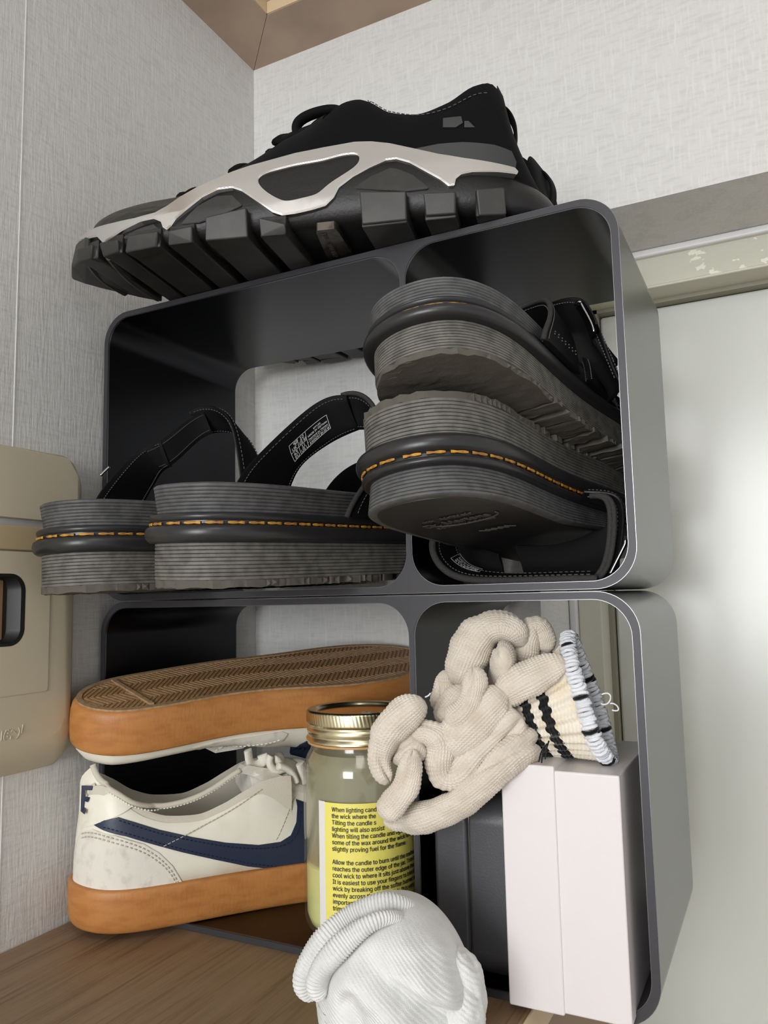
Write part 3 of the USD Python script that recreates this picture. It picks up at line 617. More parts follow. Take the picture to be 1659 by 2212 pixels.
    # tongue, laces, pull tab
    part('tongue', dome(F, np.linspace(.120, .185, 20), lambda s: .022, lambda s: .08, lambda s: float(ht(s))+.0035, lambda s: 2.2, sg), MT['suede'], t, 50)
    for k, s in enumerate((.262, .246, .229, .212, .196, .180)):
        h = float(ht(s)); a = np.linspace(-1, 1, 15); w_ = .019
        P = F(s+.006*a*(1 if k % 2 else -1), sg*w_*a, h+.0035-.010*np.abs(a)**2.2)
        part('lace', tube(P, .0048, 10, flat=.6), MT['lace_black'], t, True)
    tr = lambda L, n: np.array([F(q[0], sg*abs(n), q[2]) for q in (FB.trace(x, y, -abs(n)) for x, y in L)])
    part('lace_bow', [tube(tr([(650, 300), (640, 282), (644, 266), (662, 252), (690, 242), (722, 238), (742, 246), (752, 262), (748, 275)], .016), .0044, 10, 40, flat=.7), tube(tr([(700, 262), (684, 272), (672, 290), (690, 296), (720, 290), (748, 270)], .014), .0042, 10, 40, flat=.7)], MT['lace_black'], t, True)
    part('lace_end', tube(tr([(676, 285), (664, 305), (650, 318), (655, 325), (690, 300)], .022), .003, 8, 30, flat=.6), MT['lace_black'], t, True)
    A = tr([(1070, 226), (1090, 230), (1106, 250), (1113, 280), (1108, 312), (1104, 326)], .006); B = A+F.v*sg*(-.012)
    part('pull_tab', Strap(A, B, .0024).mesh(), MT['suede'], t, 40)
    return t
black_sneaker(FB, -1, 'black chunky sneaker with silver side frame on top of the upper rack, nearest')
black_sneaker(Frame((.3605, .1214, ZTOP), 175, 0, 0), 1, 'second black chunky sneaker, mostly hidden behind the nearest one by the wall')
# ---- white court sneakers
MT['gum'] = mat('gum_rubber', s2l(184, 124, 66), .5, vary=[((60, 60, 200), s2l(172, 112, 58), .45, .65)], bump=((500, 500, 160), .25, .0008), subsurface_weight=.08, subsurface_scale=.004)
MT['gum_tread'] = mat('gum_tread', s2l(168, 138, 104), .6, vary=((300, 300, 300), s2l(150, 120, 86), .45, .6))
MT['gum_groove'] = mat('gum_groove', s2l(168, 116, 62), .65)
MT['white_leather'] = mat('white_leather', s2l(232, 228, 212), .42, vary=((30, 30, 30), s2l(222, 215, 196), .5, .7), bump=[((320, 320, 320), .12, .0006), ((45, 45, 45), .25, .002)])
MT['white_suede'] = mat('offwhite_suede', s2l(222, 217, 206), .85, vary=((120, 120, 120), s2l(205, 199, 187), .5, .7), bump=((900, 900, 900), .3, .0004))
MT['lining'] = mat('offwhite_lining', s2l(205, 198, 182), .85, bump=((1100, 1100, 1100), .4, .0005))
MT['navy'] = mat('navy_leather', s2l(38, 48, 70), .42, bump=((420, 420, 420), .15, .0004))
MT['lace_white'] = mat('offwhite_lace', s2l(226, 221, 208), .85, bump=((1300, 1300, 1300), .5, .0006))
MT['white_thread'] = mat('white_thread', s2l(236, 232, 220), .7)
MT['tan_thread'] = mat('tan_thread', s2l(186, 178, 158), .7)
MT['navy_thread'] = mat('navy_thread', s2l(22, 30, 50), .6)
MT['dark_lining'] = mat('dark_shoe_inside', s2l(60, 56, 50), .9)
COURT = [(0, 0), (.006, .018), (.025, .033), (.06, .038), (.10, .0385), (.15, .041), (.20, .047), (.235, .046), (.265, .037), (.285, .022), (.295, 0)]
FW = Frame((.0162, -.0399, .0078), 53.81, -.5, 3.6, .95)
wuw = P_((.003, .003), (.008, .014), (.025, .0295), (.06, .0345), (.10, .035), (.15, .038), (.20, .044), (.235, .043), (.265, .034), (.282, .021), (.290, .004))
htw = P_((.003, .060), (.006, .0860), (.010, .099), (.018, .1030), (.028, .098), (.045, .0855), (.062, .0790), (.080, .0775), (.098, .0830), (.115, .0920), (.130, .099), (.145, .101), (.165, .095), (.19, .083), (.22, .069), (.25, .060), (.275, .053), (.290, .038))
eew = P_((0, 3), (.03, 4.5), (.11, 4.5), (.16, 2.1), (.22, 2.0), (.295, 2.4))
hbw = lambda s: .024
def court_upper_off(crush):
    def f(s, h):
        s = np.clip(s, .0035, .289); x = np.clip((np.asarray(h)-.024)/(crush(s)-.024), 0, .985); e_ = eew(s)
        return wuw(s)*((1-x**e_)**(1/e_)-1)
    return f
UCT = [(.003, 0)]+[(s, float(wuw(s))) for s in (.008, .016, .025, .06, .10, .15, .20, .235, .265, .282)]+[(.290, 0)]
UW = Side(FW, UCT, 1, court_upper_off(htw))
def cupsole(t, F, sg, N=150):
    R = [F(q[:, 0], sg*q[:, 1], np.full(N, h)) for h, q in ((h, outline(COURT, N, o)) for h, o in ((.0004, -.006), (0, -.0042), (.0008, -.0026), (.0028, -.0010), (.007, .0002), (.016, .0010), (.025, .0012), (.0290, .0008), (.0305, 0), (.0310, -.0012), (.0308, -.004)))]
    return part('gum_sole', loft(R), MT['gum'], t, 60)
def tread_pattern(t, F, sg):
    inner = Polygon(outline(COURT, 160, -.0085))
    fb = lambda x, y, h: F(x, sg*np.asarray(y), -np.asarray(h))
    o = part('outsole_tread', plate(Polygon(outline(COURT, 160, -.0062)), fb, .0004, .02, .001), MT['gum_groove'], t, 30)
    rim = Polygon(outline(COURT, 160, -.0036)).difference(Polygon(outline(COURT, 160, -.0075)))
    part('tread_rim', plate(rim, fb, .0012, .006, .0012), MT['gum_tread'], t, 30)
    out = []; nb = 6; bw = .0152
    for b in range(nb):
        y0 = (b-nb/2)*bw; d = .0052*(1 if b % 2 else -1)
        for k in range(74):
            s = .006+k*.0040
            g = Polygon([(s-d, y0), (s+.0021-d, y0), (s+.0021+d, y0+bw), (s+d, y0+bw)]).intersection(inner)
            if not g.is_empty and g.area > 4e-6: out.append(csec(g).extrude(.0009))
    m = trimesh.util.concatenate([tri(x) for x in out]); v = m.vertices
    part('herringbone_tread', trimesh.Trimesh(fb(v[:, 0], v[:, 1], v[:, 2]), m.faces, process=False), MT['gum_tread'], t, 20, kind='stuff')
    part('tread_ring', tube(F(.052+.030*np.cos(np.linspace(0, 2*np.pi, 60)), .026*np.sin(np.linspace(0, 2*np.pi, 60)), -.0014), .0013, 6), MT['gum_tread'], t, True) if False else None
    part('tread_bridge', plate(Polygon([(.030, -.03), (.033, -.03), (.052, .03), (.049, .03)]).intersection(inner), fb, .0022, .01), MT['gum_tread'], t, 30)
# the upright one
t = thing('court_sneaker', 'white leather sneaker with navy curved stripe and gum sole, standing upright at lower left', 'sneaker', FW(.15, 0, 0), 'white gum-soled sneakers')
cupsole(t, FW, 1)
body = dome(FW, np.r_[np.linspace(.003, .03, 24), np.linspace(.032, .290, 90)], wuw, hbw, htw, eew)
cut = dome(FW, np.linspace(.0085, .150, 60), lambda s: max(float(wuw(s))-.0052, .004), lambda s: .034, lambda s: .16, lambda s: 5.0)
part('upper', man(body)-man(cut), MT['white_leather'], t, 50)
lin = dome(FW, np.linspace(.0095, .149, 50), lambda s: max(float(wuw(s))-.0044, .003), lambda s: .034, lambda s: float(htw(s))+.0004, lambda s: 7.0)
lin2 = dome(FW, np.linspace(.013, .16, 50), lambda s: max(float(wuw(s))-.0078, .003), lambda s: .036, lambda s: .16, lambda s: 5.0)
part('lining', man(lin)-man(lin2), MT['lining'], t, 50)
part('footbed', plate(Polygon(outline(COURT, 120, -.009)), lambda x, y, h: FW(x, y, .034+np.asarray(h)), .001, .02), MT['dark_lining'], t)
for L_ in (UW,):
    rim = [(199, 1652), (206, 1670), (222, 1690), (249, 1713), (282, 1733), (330, 1741), (378, 1737), (425, 1722), (463, 1702), (495, 1680), (520, 1664)]
    q = np.array([UW.tr(*p_) for p_ in rim]); q = spl(q, 60)
    part('collar_piping', tube(UW(q[:, 0], q[:, 1], -.0004), .0021, 10), MT['lining'], t, True)
    part('collar_stitching', [tube(UW(np.interp(np.linspace(k, k+.6, 3), np.arange(60), q[:, 0]), np.interp(np.linspace(k, k+.6, 3), np.arange(60), q[:, 1])-.0016, .0008), .0006, 5) for k in range(0, 58)], MT['white_thread'], t, True, kind='stuff')
    g = UW.poly([(176, 1690), (186, 1668), (199, 1656), (222, 1692), (249, 1716), (288, 1740), (268, 1755), (240, 1768), (200, 1783), (163, 1796), (162, 1780), (168, 1740)])
    part('heel_tab', UW.plate(g, .0010, .0005, .004, None, .0003), MT['white_leather'], t, 40)
    g = UW.poly([(161, 1803), (201, 1790), (249, 1804), (311, 1823), (344, 1842), (373, 1870), (392, 1902), (401, 1926), (320, 1940), (249, 1946), (201, 1943), (163, 1930), (152, 1905), (154, 1860)])
    o = part('heel_patch', UW.plate(g, .0009, .001, .004, None, .0003), MT['white_suede'], t, 40, label='grey suede heel patch')
    for dy in (0, 9):
        part('patch_stitching', UW.dashes([(180, 1800+dy), (206, 1799+dy), (249, 1811+dy), (306, 1830+dy), (338, 1849+dy), (364, 1873+dy), (382, 1902+dy), (390, 1922)], .0004, .0032, .55, .0012), MT['tan_thread'], o, True, kind='stuff')
    g = UW.poly([(204, 1781), (228, 1770), (256, 1765), (287, 1775), (344, 1792), (416, 1808), (487, 1820), (558, 1825), (606, 1818), (628, 1804), (640, 1776), (642, 1742), (639, 1726), (656, 1732), (690, 1742), (706, 1770), (704, 1815), (690, 1850), (659, 1877), (606, 1879), (535, 1871), (463, 1856), (392, 1840), (344, 1827), (273, 1806), (225, 1793)]).buffer(.0006).buffer(-.0006)
    o = part('side_stripe', UW.plate(g, .0011, .001, .004, None, .0003), MT['navy'], t, 40, label='navy blue curved stripe')
    part('stripe_stitching', UW.dashes([(258, 1771), (287, 1781), (344, 1799), (416, 1815), (487, 1827), (558, 1832), (610, 1825), (634, 1810), (646, 1780), (648, 1748)], .00035, .0030, .55, .0013)+UW.dashes([(225, 1786), (273, 1799), (344, 1820), (392, 1833), (463, 1849), (535, 1863), (606, 1871), (655, 1869)], .00035, .0030, .55, .0013), MT['navy_thread'], o, True, kind='stuff')
    part('quarter_stitching', UW.dashes([(580, 1694), (545, 1718), (500, 1748), (450, 1776), (400, 1803), (344, 1831)], .00035, .0030, .7, .0013)+UW.dashes([(636, 1722), (622, 1755), (608, 1790), (594, 1818)], .00035, .0030, .7, .0004)+UW.dashes([(568, 1872), (556, 1890), (545, 1905)], .00035, .0030, .7, .0004), MT['tan_thread'], t, True, kind='stuff')
    g = UW.poly([(508, 1668), (535, 1652), (580, 1660), (640, 1690), (690, 1712), (690, 1722), (636, 1708), (580, 1690), (530, 1672)])
    o = part('eyelet_stay', UW.plate(g, .0009, .0005, .004), MT['white_suede'], t, 40)
    # heel print, wrapping round the back of the shoe
    q0, q1 = UW.tr(184, 1748), UW.tr(196, 1693); hgt = q1[1]-q0[1]; aE = (q0[0]+q1[0])/2
    def hp(x, y, h): return UW(aE+np.asarray(x), q0[1]+np.asarray(y), .0038+.0004*np.asarray(h))
    m = []
    for k, ch in enumerate('ENIK'[0:1]):
        m.append(print_text(ch, hgt*.95, -.002, .0, hp, True, .0085))
    part('heel_print', m, MT['navy'], t, False, label='navy letter E of the heel print')
for k, s in enumerate((.150, .166, .182, .198, .214)):
    h = float(htw(s)); a = np.linspace(-1, 1, 15); w_ = .020
    part('lace', tube(FW(s+.006*a*(1 if k % 2 else -1), w_*a, h+.003-.008*np.abs(a)**2.2), .0040, 10, flat=.5), MT['lace_white'], t, True)
part('tongue', dome(FW, np.linspace(.122, .165, 20), lambda s: .022, lambda s: .08, lambda s: float(htw(s))+.003, lambda s: 2.2), MT['white_suede'], t, 50)
trw = lambda L, n: np.array([FW.pts([FW.trace(x, y, n)])[0] for x, y in L])
part('lace_knot', tube(trw([(585, 1632), (582, 1648), (592, 1662), (606, 1664), (604, 1648), (594, 1640)], .018), .0035, 10, 30, flat=.75), MT['lace_white'], t, True)
part('lace_end', tube(trw([(600, 1655), (622, 1662), (632, 1672), (640, 1690)], .024), .0045, 10, 20, flat=.6), MT['lace_white'], t, True)
part('lace_end', tube(trw([(648, 1648), (652, 1662), (662, 1690)], .022), .0045, 10, 14, flat=.6), MT['lace_white'], t, True)
part('lace_loop', tube(trw([(535, 1620), (538, 1640), (545, 1652), (562, 1650), (566, 1630)], .012), .0040, 10, 24, flat=.6), MT['lace_white'], t, True)
# the upturned one, its upper flattened against the first
FV = Frame((.0190, -.0440, .1580), 54.44, 3.5, 15.4, 1.0, True)
FV.bend = lambda s: .0075*np.exp(-((np.asarray(s)-.115)/.055)**2)
t = thing('court_sneaker', 'white sneaker lying upside down, brown herringbone tread facing up', 'sneaker', FV(.15, 0, .03), 'white gum-soled sneakers')
cupsole(t, FV, -1); tread_pattern(t, FV, -1)
htv = P_((.003, .036), (.010, .042), (.03, .0435), (.06, .0425), (.09, .043), (.12, .048), (.15, .058), (.19, .064), (.23, .060), (.26, .052), (.28, .044), (.290, .036))
part('upper', dome(FV, np.r_[np.linspace(.003, .03, 20), np.linspace(.032, .290, 60)], wuw, hbw, htv, eew, -1), MT['white_leather'], t, 50)
UV_ = Side(FV, UCT, -1, court_upper_off(htv))
g = UV_.poly([(420, 1622), (470, 1612), (560, 1598), (615, 1586), (626, 1590), (615, 1606), (585, 1616), (530, 1624), (470, 1634)])
part('toe_overlay', UV_.plate(g, .0012, .002, .004), MT['white_suede'], t, 40)
part('overlay_stitching', UV_.dashes([(470, 1630), (530, 1620), (585, 1612), (612, 1602)], .0004, .0032, .6, .0013), MT['white_thread'], t, True, kind='stuff')
g = UV_.poly([(630, 1632), (650, 1612), (675, 1597), (705, 1588), (715, 1600), (700, 1632), (665, 1640)])
part('side_stripe', UV_.plate(g, .0016, .002, .004), MT['navy'], t, 40, label='navy blue curved stripe')
# ------------------------------------------------------------------ candle jar
JC = np.array([.2000, .046, ZF+.0003]); JR = .039
def glassy(name, fog):
    return usdkit.material(stage, '/World/Looks/'+name, {'t': ('transparent_bsdf', {'color': (.975, .98, .96)}), 'g': ('glossy_bsdf', {'color': (.95, .95, .95), 'roughness': .03}), 'l': ('layer_weight', {'blend': .5}), 'pw': ('math', {'math_type': 'power', 'value2': 4.0}), 'ma': ('math', {'math_type': 'multiply_add', 'value2': .55, 'value3': .03}), 'm': ('mix_closure', {}),
        'd': ('diffuse_bsdf', {'color': (.84, .80, .60)}), 'tr': ('translucent_bsdf', {'color': (.86, .82, .60)}), 'm2': ('mix_closure', {'fac': .5}), 'm3': ('mix_closure', {'fac': fog})},
        [('t.BSDF', 'm3.closure1'), ('d.BSDF', 'm2.closure1'), ('tr.BSDF', 'm2.closure2'), ('m2.closure', 'm3.closure2'), ('m3.closure', 'm.closure1'), ('l.facing', 'pw.value1'), ('pw.value', 'ma.value1'), ('ma.value', 'm.fac'), ('g.BSDF', 'm.closure2')], 'm.closure')
MT['glass'] = glassy('jar_glass', .04); MT['residue'] = glassy('wax_film', .36)
MT['wax'] = mat('yellow_wax', s2l(246, 236, 160), .45, subsurface_weight=.3, subsurface_scale=.01, vary=((30, 30, 60), s2l(240, 226, 160), .4, .7))
MT['brass'] = mat('gold_lid', (.84, .76, .50), .26, 1.0)
MT['lid_top'] = mat('lid_disc', (.80, .62, .34), .12, 1.0)
MT['seal'] = mat('lid_seal', s2l(196, 150, 96), .4)
MT['label_yellow'] = mat('yellow_paper', s2l(240, 228, 112), .5, bump=((200, 200, 200), .1, .0004))
MT['label_white'] = mat('white_paper', s2l(232, 230, 224), .5)
MT['ink'] = mat('black_ink', (.012, .012, .014), .5)
t = thing('candle_jar', 'glass candle jar with gold lid and yellow printed label, between sneaker and divider', 'jar', JC)
outer = [(.0, 0), (.030, 0), (.0345, .0012), (.0375, .005), (.0390, .010), (.0390, .104), (.0385, .109), (.0365, .1140), (.0340, .1180), (.0328, .1215), (.0328, .132)]
inner = [(.0310, .132), (.0310, .1210), (.0322, .1172), (.0350, .1128), (.0370, .108), (.0374, .103), (.0374, .012), (.0355, .006), (.031, .0045), (.0, .0045)]
part('glass', lathe(outer+inner, JC, 96), MT['glass'], t, 60)
part('wax_film', lathe([(.0371, .0445), (.0371, .103), (.0367, .108), (.0345, .1122), (.0318, .1166), (.0314, .1166), (.0341, .1120), (.0363, .1078), (.0367, .103), (.0367, .0445)], JC, 72), MT['residue'], t, 60)
part('wax', lathe([(0, .0048), (.030, .0048), (.0350, .0063), (.0371, .0125), (.0371, .0430), (.0366, .0465), (.030, .0445), (0, .0440)], JC, 72), MT['wax'], t, 60)
part('wick', rbox(JC[0]-.006, JC[0]+.006, JC[1]-.0006, JC[1]+.0006, JC[2]+.044, JC[2]+.054, .0005), MT['body_wood'], t)
lid = [(0, .1425), (.0305, .1425), (.0312, .1438), (.0338, .1450), (.0352, .1450), (.0361, .1440), (.0362, .1428)]
part('lid_disc', lathe([(0, .1428), (.0306, .1428), (.0306, .1415), (0, .1415)], JC, 72), MT['lid_top'], t, 30)
n = 180; a = np.linspace(0, 2*np.pi, n, endpoint=False); k = np.cos(a*90)
R = []
for r, z, kn in ((.0300, .1418, 0), (.0306, .1435, 0), (.0314, .1447, 0), (.0345, .1452, 0), (.0357, .1447, 0), (.0362, .1435, 1), (.0363, .1370, 1), (.0358, .1358, 0), (.0350, .1346, 0), (.0352, .1336, 0), (.0361, .1324, 0), (.0362, .1304, 0), (.0354, .1288, 0), (.0355, .1276, 0), (.0368, .1262, 0), (.0369, .1246, 0), (.0352, .1245, 0), (.0352, .1400, 0), (.0300, .1410, 0)):
    rr = r+kn*.00028*k; R.append(np.stack([JC[0]+rr*np.cos(a), JC[1]+rr*np.sin(a), np.full(n, JC[2]+z)], 1))
part('lid_ring', loft(R, False), MT['brass'], t, 40, label='gold screw ring with knurled edge')
part('lid_seal', lathe([(.0330, .1240), (.0358, .1240), (.0358, .1225), (.0330, .1225)], JC, 72), MT['seal'], t)
part('lid_scuff', [plate(Polygon([(.006+.0022*i+.0015*math.sin(i*2), -.010+.0025*math.cos(i*3)), (.0095+.0022*i, -.012+.002*math.sin(i)), (.008+.0022*i, -.005-.003*math.sin(i*5))]), lambda x, y, h: np.stack([JC[0]+x, JC[1]+y, JC[2]+.1429+h], 1), .00012, .01) for i in range(7)], MT['label_white'], t, False, label='torn white paper scraps stuck to the lid')
def cyl(x, y, h): ang = np.radians(255)+np.asarray(x)/JR; r = JR+.0002+.0003*np.asarray(h); return np.stack([JC[0]+r*np.cos(ang), JC[1]+r*np.sin(ang), JC[2]+np.asarray(y)], -1)
W7 = math.radians(7.5)*JR
lb = part('label', plate(sbox(W7, .006, .098, .0895), lambda x, y, h: cyl(x, y, h*1000*.4), .0004, .004), MT['label_yellow'], t, 60, label='yellow label with black instructions')
part('label_margin', plate(sbox(0, .006, W7, .0898), lambda x, y, h: cyl(x, y, h*1000*.4), .0004, .004), MT['label_white'], lb, 60, label='white label margin')
LN = ['When lighting candle', 'the wick where the', 'Tilting the candle s', 'lighting will also assist', 'When tilting the candle and lighting, allow', 'some of the wax around the wick to melt', 'slightly proving fuel for the flame.', '', 'Allow the candle to burn until the melted', 'reaches the outer edge of the jar. Trim the', 'cool wick to where it sits just above the', 'It is easiest to use your fingers to trim the', 'wick by breaking off the softer burned wick', 'evenly across the wood wick. It is very', 'important               the wood wick', 'trimmed                       1/8") to']
x0 = math.radians(15.8)*JR; ref = tri(text(LN[4], .0027, False)).bounds[1][0]; ks = .0635/ref
for i, s_ in enumerate(LN):
    if not s_: continue
    y = .0895-.0052-i*.00405
    m = text(s_, .0027, False); v = m.vertices
    part('printed_line', trimesh.Trimesh(cyl(x0+v[:, 0]*ks, y+v[:, 1], 1.6+np.where(v[:, 2] > .00005, .5, 0)), m.faces, process=False), MT['ink'], lb, False)

# ------------------------------------------------------------------ white box, black case
MT['white_card'] = mat('white_card', s2l(222, 216, 216), .32, bump=((300, 300, 300), .04, .0003))
t = thing('gift_box', 'glossy white cardboard box standing on its side at the lower right', 'box', (.355, .03, ZF))
part('box_lid', rbox(.3222, .3525, -.0125, .092, ZF, .1325, .0011), MT['white_card'], t, 40)
part('box_base', rbox(.3500, .3868, -.0113, .091, ZF+.0008, .1300, .0011), MT['white_card'], t, 40)
MT['black_case'] = mat('black_case', s2l(72, 72, 76), .40, bump=((800, 800, 800), .25, .0003))
t = thing('black_case', 'black hard clamshell case standing between the divider and the white box', 'case', (.296, .06, ZF))
def shell(x0, x1, rz):
    m = csec(rrect(.006, .125, ZF, .1075, .016)).extrude(x1-x0)
    q = m.to_mesh(); v = np.array(q.vert_properties[:, :3]); f = np.array(q.tri_verts)
    P = []
    for d, ins in ((0, .0035), (.0012, .0015), (.0035, 0), (x1-x0-.0022, 0), (x1-x0-.0008, .0008), (x1-x0, .0022)):
        dd = d if rz > 0 else x1-x0-d
        g = np.array(rrect(.006+ins, .125-ins, ZF+ins*.6, .1075-ins, .016).exterior.coords)[:-1]
        P.append(np.stack([np.full(len(g), x0+dd), g[:, 0], g[:, 1]], 1))
    return hullpts(np.vstack(P))
part('case_half', shell(.2715, .2932, 1), MT['black_case'], t, 40); part('case_half', shell(.2940, .3185, -1), MT['black_case'], t, 40)
part('seam_trim', [bx(.2931, .2941, .0098, .1225, ZF+.003, .1040)], MT['brass'], t, label='thin metal strip in the seam')
# ------------------------------------------------------------------ wall unit on the left
t = thing('wall_unit', 'beige plastic wall unit with dark window, on the left wall', 'wall unit', (X_LEFT, -.10, .22))
def upart(nm, mesh, m, t, *k, **kw):
    g = tri(arr(mesh)); d = g.vertices[:, 0]-X_LEFT; g.vertices[:, 0] = X_LEFT+d*.56; g.vertices[:, 1] += .0105*d/.03
    return part(nm, g, m, t, *k, **kw)
def onx(P, x): return Polygon([tuple(on(a_, b_, 0, x)[1:]) for a_, b_ in P])
fx = lambda x0: (lambda y, z, h: np.stack([x0+h, y, z], 1))
def wplate(poly, x0, x1, bev=0): return plate(poly, fx(x0), x1-x0, .02, 0, bev)
yr, yl, zb, ztp = -.0290, -.185, .112, .3335
def slab(y0, y1, z0, z1, r, x0, x1, taper):   # rounded slab narrowing towards its front
    P = []
    for x, i in ((x0, 0), (x0+(x1-x0)*.55, taper*.35), (x1-.003, taper*.8), (x1, taper+.003)):
        g = np.array(rrect(y0+i, y1-i, z0+i, z1-i, r, 10).exterior.coords)[:-1]; P.append(np.stack([np.full(len(g), x), g[:, 0], g[:, 1]], 1))
    return hullpts(np.vstack(P))
body = slab(yl, yr, zb, .2805, .013, X_LEFT, .0235, .020)
win = csec(rrect(-.150, -.0885, .1995, .2465, .011)).extrude(.02)
q = win.to_mesh(); v = np.array(q.vert_properties[:, :3]); wm = m3.Manifold(m3.Mesh(np.stack([v[:, 2]+.010, v[:, 0], v[:, 1]], 1).astype(np.float32), np.asarray(q.tri_verts, np.uint32)))
upart('housing', body-wm, MT['beige'], t, 35)
upart('upper_cover', slab(yl, yr-.001, .2835, ztp, .016, X_LEFT, .0265, .014), MT['beige'], t, 35)
upart('joint_strip', bx(X_LEFT, .0165, -.150, yr-.012, .278, .286), MT['caulk'], t)
cov = rrect(-.160, -.0675, .1665, .262, .0025); cov = cov.difference(rrect(-.150, -.0885, .1995, .2465, .011))
upart('front_cover', wplate(cov, .0225, .0248, .0005), MT['beige'], t, 35)
upart('ledge', rbox(.0225, .0262, -.160, -.062, .263, .2795, .0012), MT['beige_old'], t, label='yellowed ledge under the joint')
ringp = rrect(-.151, -.0875, .1985, .2475, .012).difference(rrect(-.148, -.0905, .2015, .2445, .0095))
upart('window_frame', wplate(rrect(-.1504, -.0881, .1991, .2469, .0114).difference(rrect(-.1485, -.0915, .2010, .2450, .0095)), .0109, .0250), MT['black_gasket'], t)
upart('window_back', bx(.0102, .0108, -.149, -.0895, .2005, .2455), MT['dark_window'], t)
upart('window_handle', rbox(.0105, .013, -.1035, -.0955, .203, .243, .001), MT['body_wood'], t, label='brown slat behind the window')
em = []
pt = lambda P: np.array([on(a_, b_, 0, .0240) for a_, b_ in P])
for P in ([(3, 1587), (1, 1609)], [(13, 1585), (8, 1595), (7, 1603), (9, 1608)], [(40, 1579), (42, 1587), (40, 1596), (35, 1603)], [(50, 1572), (48, 1582), (46, 1592)], [(24, 1589), (27, 1585), (30, 1588), (36, 1590)], [(23, 1598), (22, 1605)]):
    em.append(tube(pt(P), .0004, 6, 10))
for P in ((17, 1585), (16, 1592), (15, 1599)): em.append(ball(on(*P, 0, .0240), .0006, 8))
upart('embossed_mark', em, MT['beige'], t, True, label='raised lettering near the lower edge')
# ------------------------------------------------------------------ knitted gloves
def fuzz(name, c, c2, wale):
    return usdkit.material(stage, '/World/Looks/'+name, {'g': ('geometry', {}), 'u': ('uvmap', {'attribute': 'st'}), 'm': ('mapping', {'scale': (90, 90, 90)}), 'n': ('noise_texture', {'scale': 1.0, 'detail': 3.0}), 'm2': ('mapping', {'scale': (1500, 1500, 1500)}), 'n2': ('noise_texture', {'scale': 1.0, 'detail': 2.0}),
        'r': ('map_range', {'from_min': .42, 'from_max': .68, 'clamp': True}), 'x': ('mix', {'color1': c, 'color2': c2}), 'b': ('bump', {'strength': .5, 'distance': .0006}), 'p': ('principled_bsdf', {'roughness': .95, 'sheen_weight': .35, 'sheen_roughness': .5, 'specular_ior_level': .1})},
        [('g.position', 'm.vector'), ('m.vector', 'n.vector'), ('n.fac', 'r.value'), ('r.result', 'x.fac'), ('x.color', 'p.base_color'), ('g.position', 'm2.vector'), ('m2.vector', 'n2.vector'), ('n2.fac', 'b.height'), ('b.normal', 'p.normal')], 'p.BSDF')
MT['knit'] = fuzz('beige_knit', s2l(214, 204, 190), s2l(202, 190, 173), 1)
MT['knit_cream'] = fuzz('cream_knit', s2l(230, 222, 206), s2l(222, 208, 180), 1)
MT['knit_black'] = fuzz('black_knit', s2l(18, 18, 20), s2l(26, 26, 28), 1)
MT['overlock'] = fuzz('white_overlock', s2l(226, 228, 232), s2l(206, 208, 214), 1)
MT['knit_white'] = fuzz('white_knit', s2l(220, 220, 218), s2l(210, 210, 206), 1)
def ydep(x): return float(np.interp(x, [800, 860, 950, 1050, 1130, 1300], [-.036, -.033, -.024, -.012, -.002, .014]))
def kpts(P, dy=0.0): return np.array([on(q[0], q[1], 1, ydep(q[0])+dy+(q[3] if len(q) > 3 else 0)) for q in P])
def knit_tube(C, R, wales=22, flat=1.0, amp=.00030, course=.0019, k=None, n=None, wrinkle=.0, seed=0, caps=(1, 1), squash=None):
    """A knitted tube: columns of V stitches round a bent, tapering finger with rounded ends."""
    C = np.asarray(C, float); L0 = np.linalg.norm(np.diff(C, axis=0), axis=1).sum(); m = int(max(24, L0/.00055)); P = spl(C, m)
    Rr = np.interp(np.linspace(0, 1, m), np.linspace(0, 1, len(R)), R)
    d = np.r_[0, np.cumsum(np.linalg.norm(np.diff(P, axis=0), axis=1))]
    if caps[0]: x = np.clip(d/Rr[0], 0, 1); Rr = Rr*np.sqrt(np.clip(1-(1-x)**2, .0, 1)+.0004)
    if caps[1]: x = np.clip((d[-1]-d)/Rr[-1], 0, 1); Rr = Rr*np.sqrt(np.clip(1-(1-x)**2, .0, 1)+.0004)
    T, N, B = frames(P); n = n or int(wales*1.5)*4; th = np.linspace(0, 2*np.pi, n, endpoint=False)
    wales = int(wales*1.5); n = n; w = th/(2*np.pi)*wales; tri_ = np.abs((w % 1)-.5)*2
    D, W = np.meshgrid(d, w, indexing='ij'); Tr = np.abs((W % 1)-.5)*2
    rel = amp*(-np.cos(2*np.pi*W)*.75 - .85*np.cos(2*np.pi*(D/course)+2.4*Tr))
    X0 = P[:, None]+Rr[:, None, None]*(np.cos(th)[None, :, None]*N[:, None]+np.sin(th)[None, :, None]*B[:, None]*flat)
    t0 = 1.9*math.sin(seed*2.7); dth = np.angle(np.exp(1j*(th-t0-.9*np.sin(d/.021+seed)[:, None]))); dt2 = np.angle(np.exp(1j*(th-t0-2.6+.7*np.sin(d/.016+seed*2)[:, None])))
    crease = -.0032*np.exp(-(dth/.30)**2)*np.clip(.35+np.sin(d/.017+seed*1.7), 0, 1)[:, None]-.0024*np.exp(-(dt2/.26)**2)*np.clip(.2+np.sin(d/.013+seed), 0, 1)[:, None]
    lump = crease+(meshkit.fbm(X0*42+seed*7.3, 3, seed)-.5)*.0078+(meshkit.noise(X0*150+seed, seed+3)-.5)*.0012
    rad = X0-P[:, None]; ln = np.linalg.norm(rad, axis=2, keepdims=True); nr = rad/np.maximum(ln, 1e-9)
    fade = np.clip(Rr/Rr.max()*1.6, 0, 1)[:, None]
    return loft(X0+nr*((rel+lump+wrinkle*np.sin(D*420+np.cos(th)[None]*2))*fade)[..., None], True)
PXM = .000292
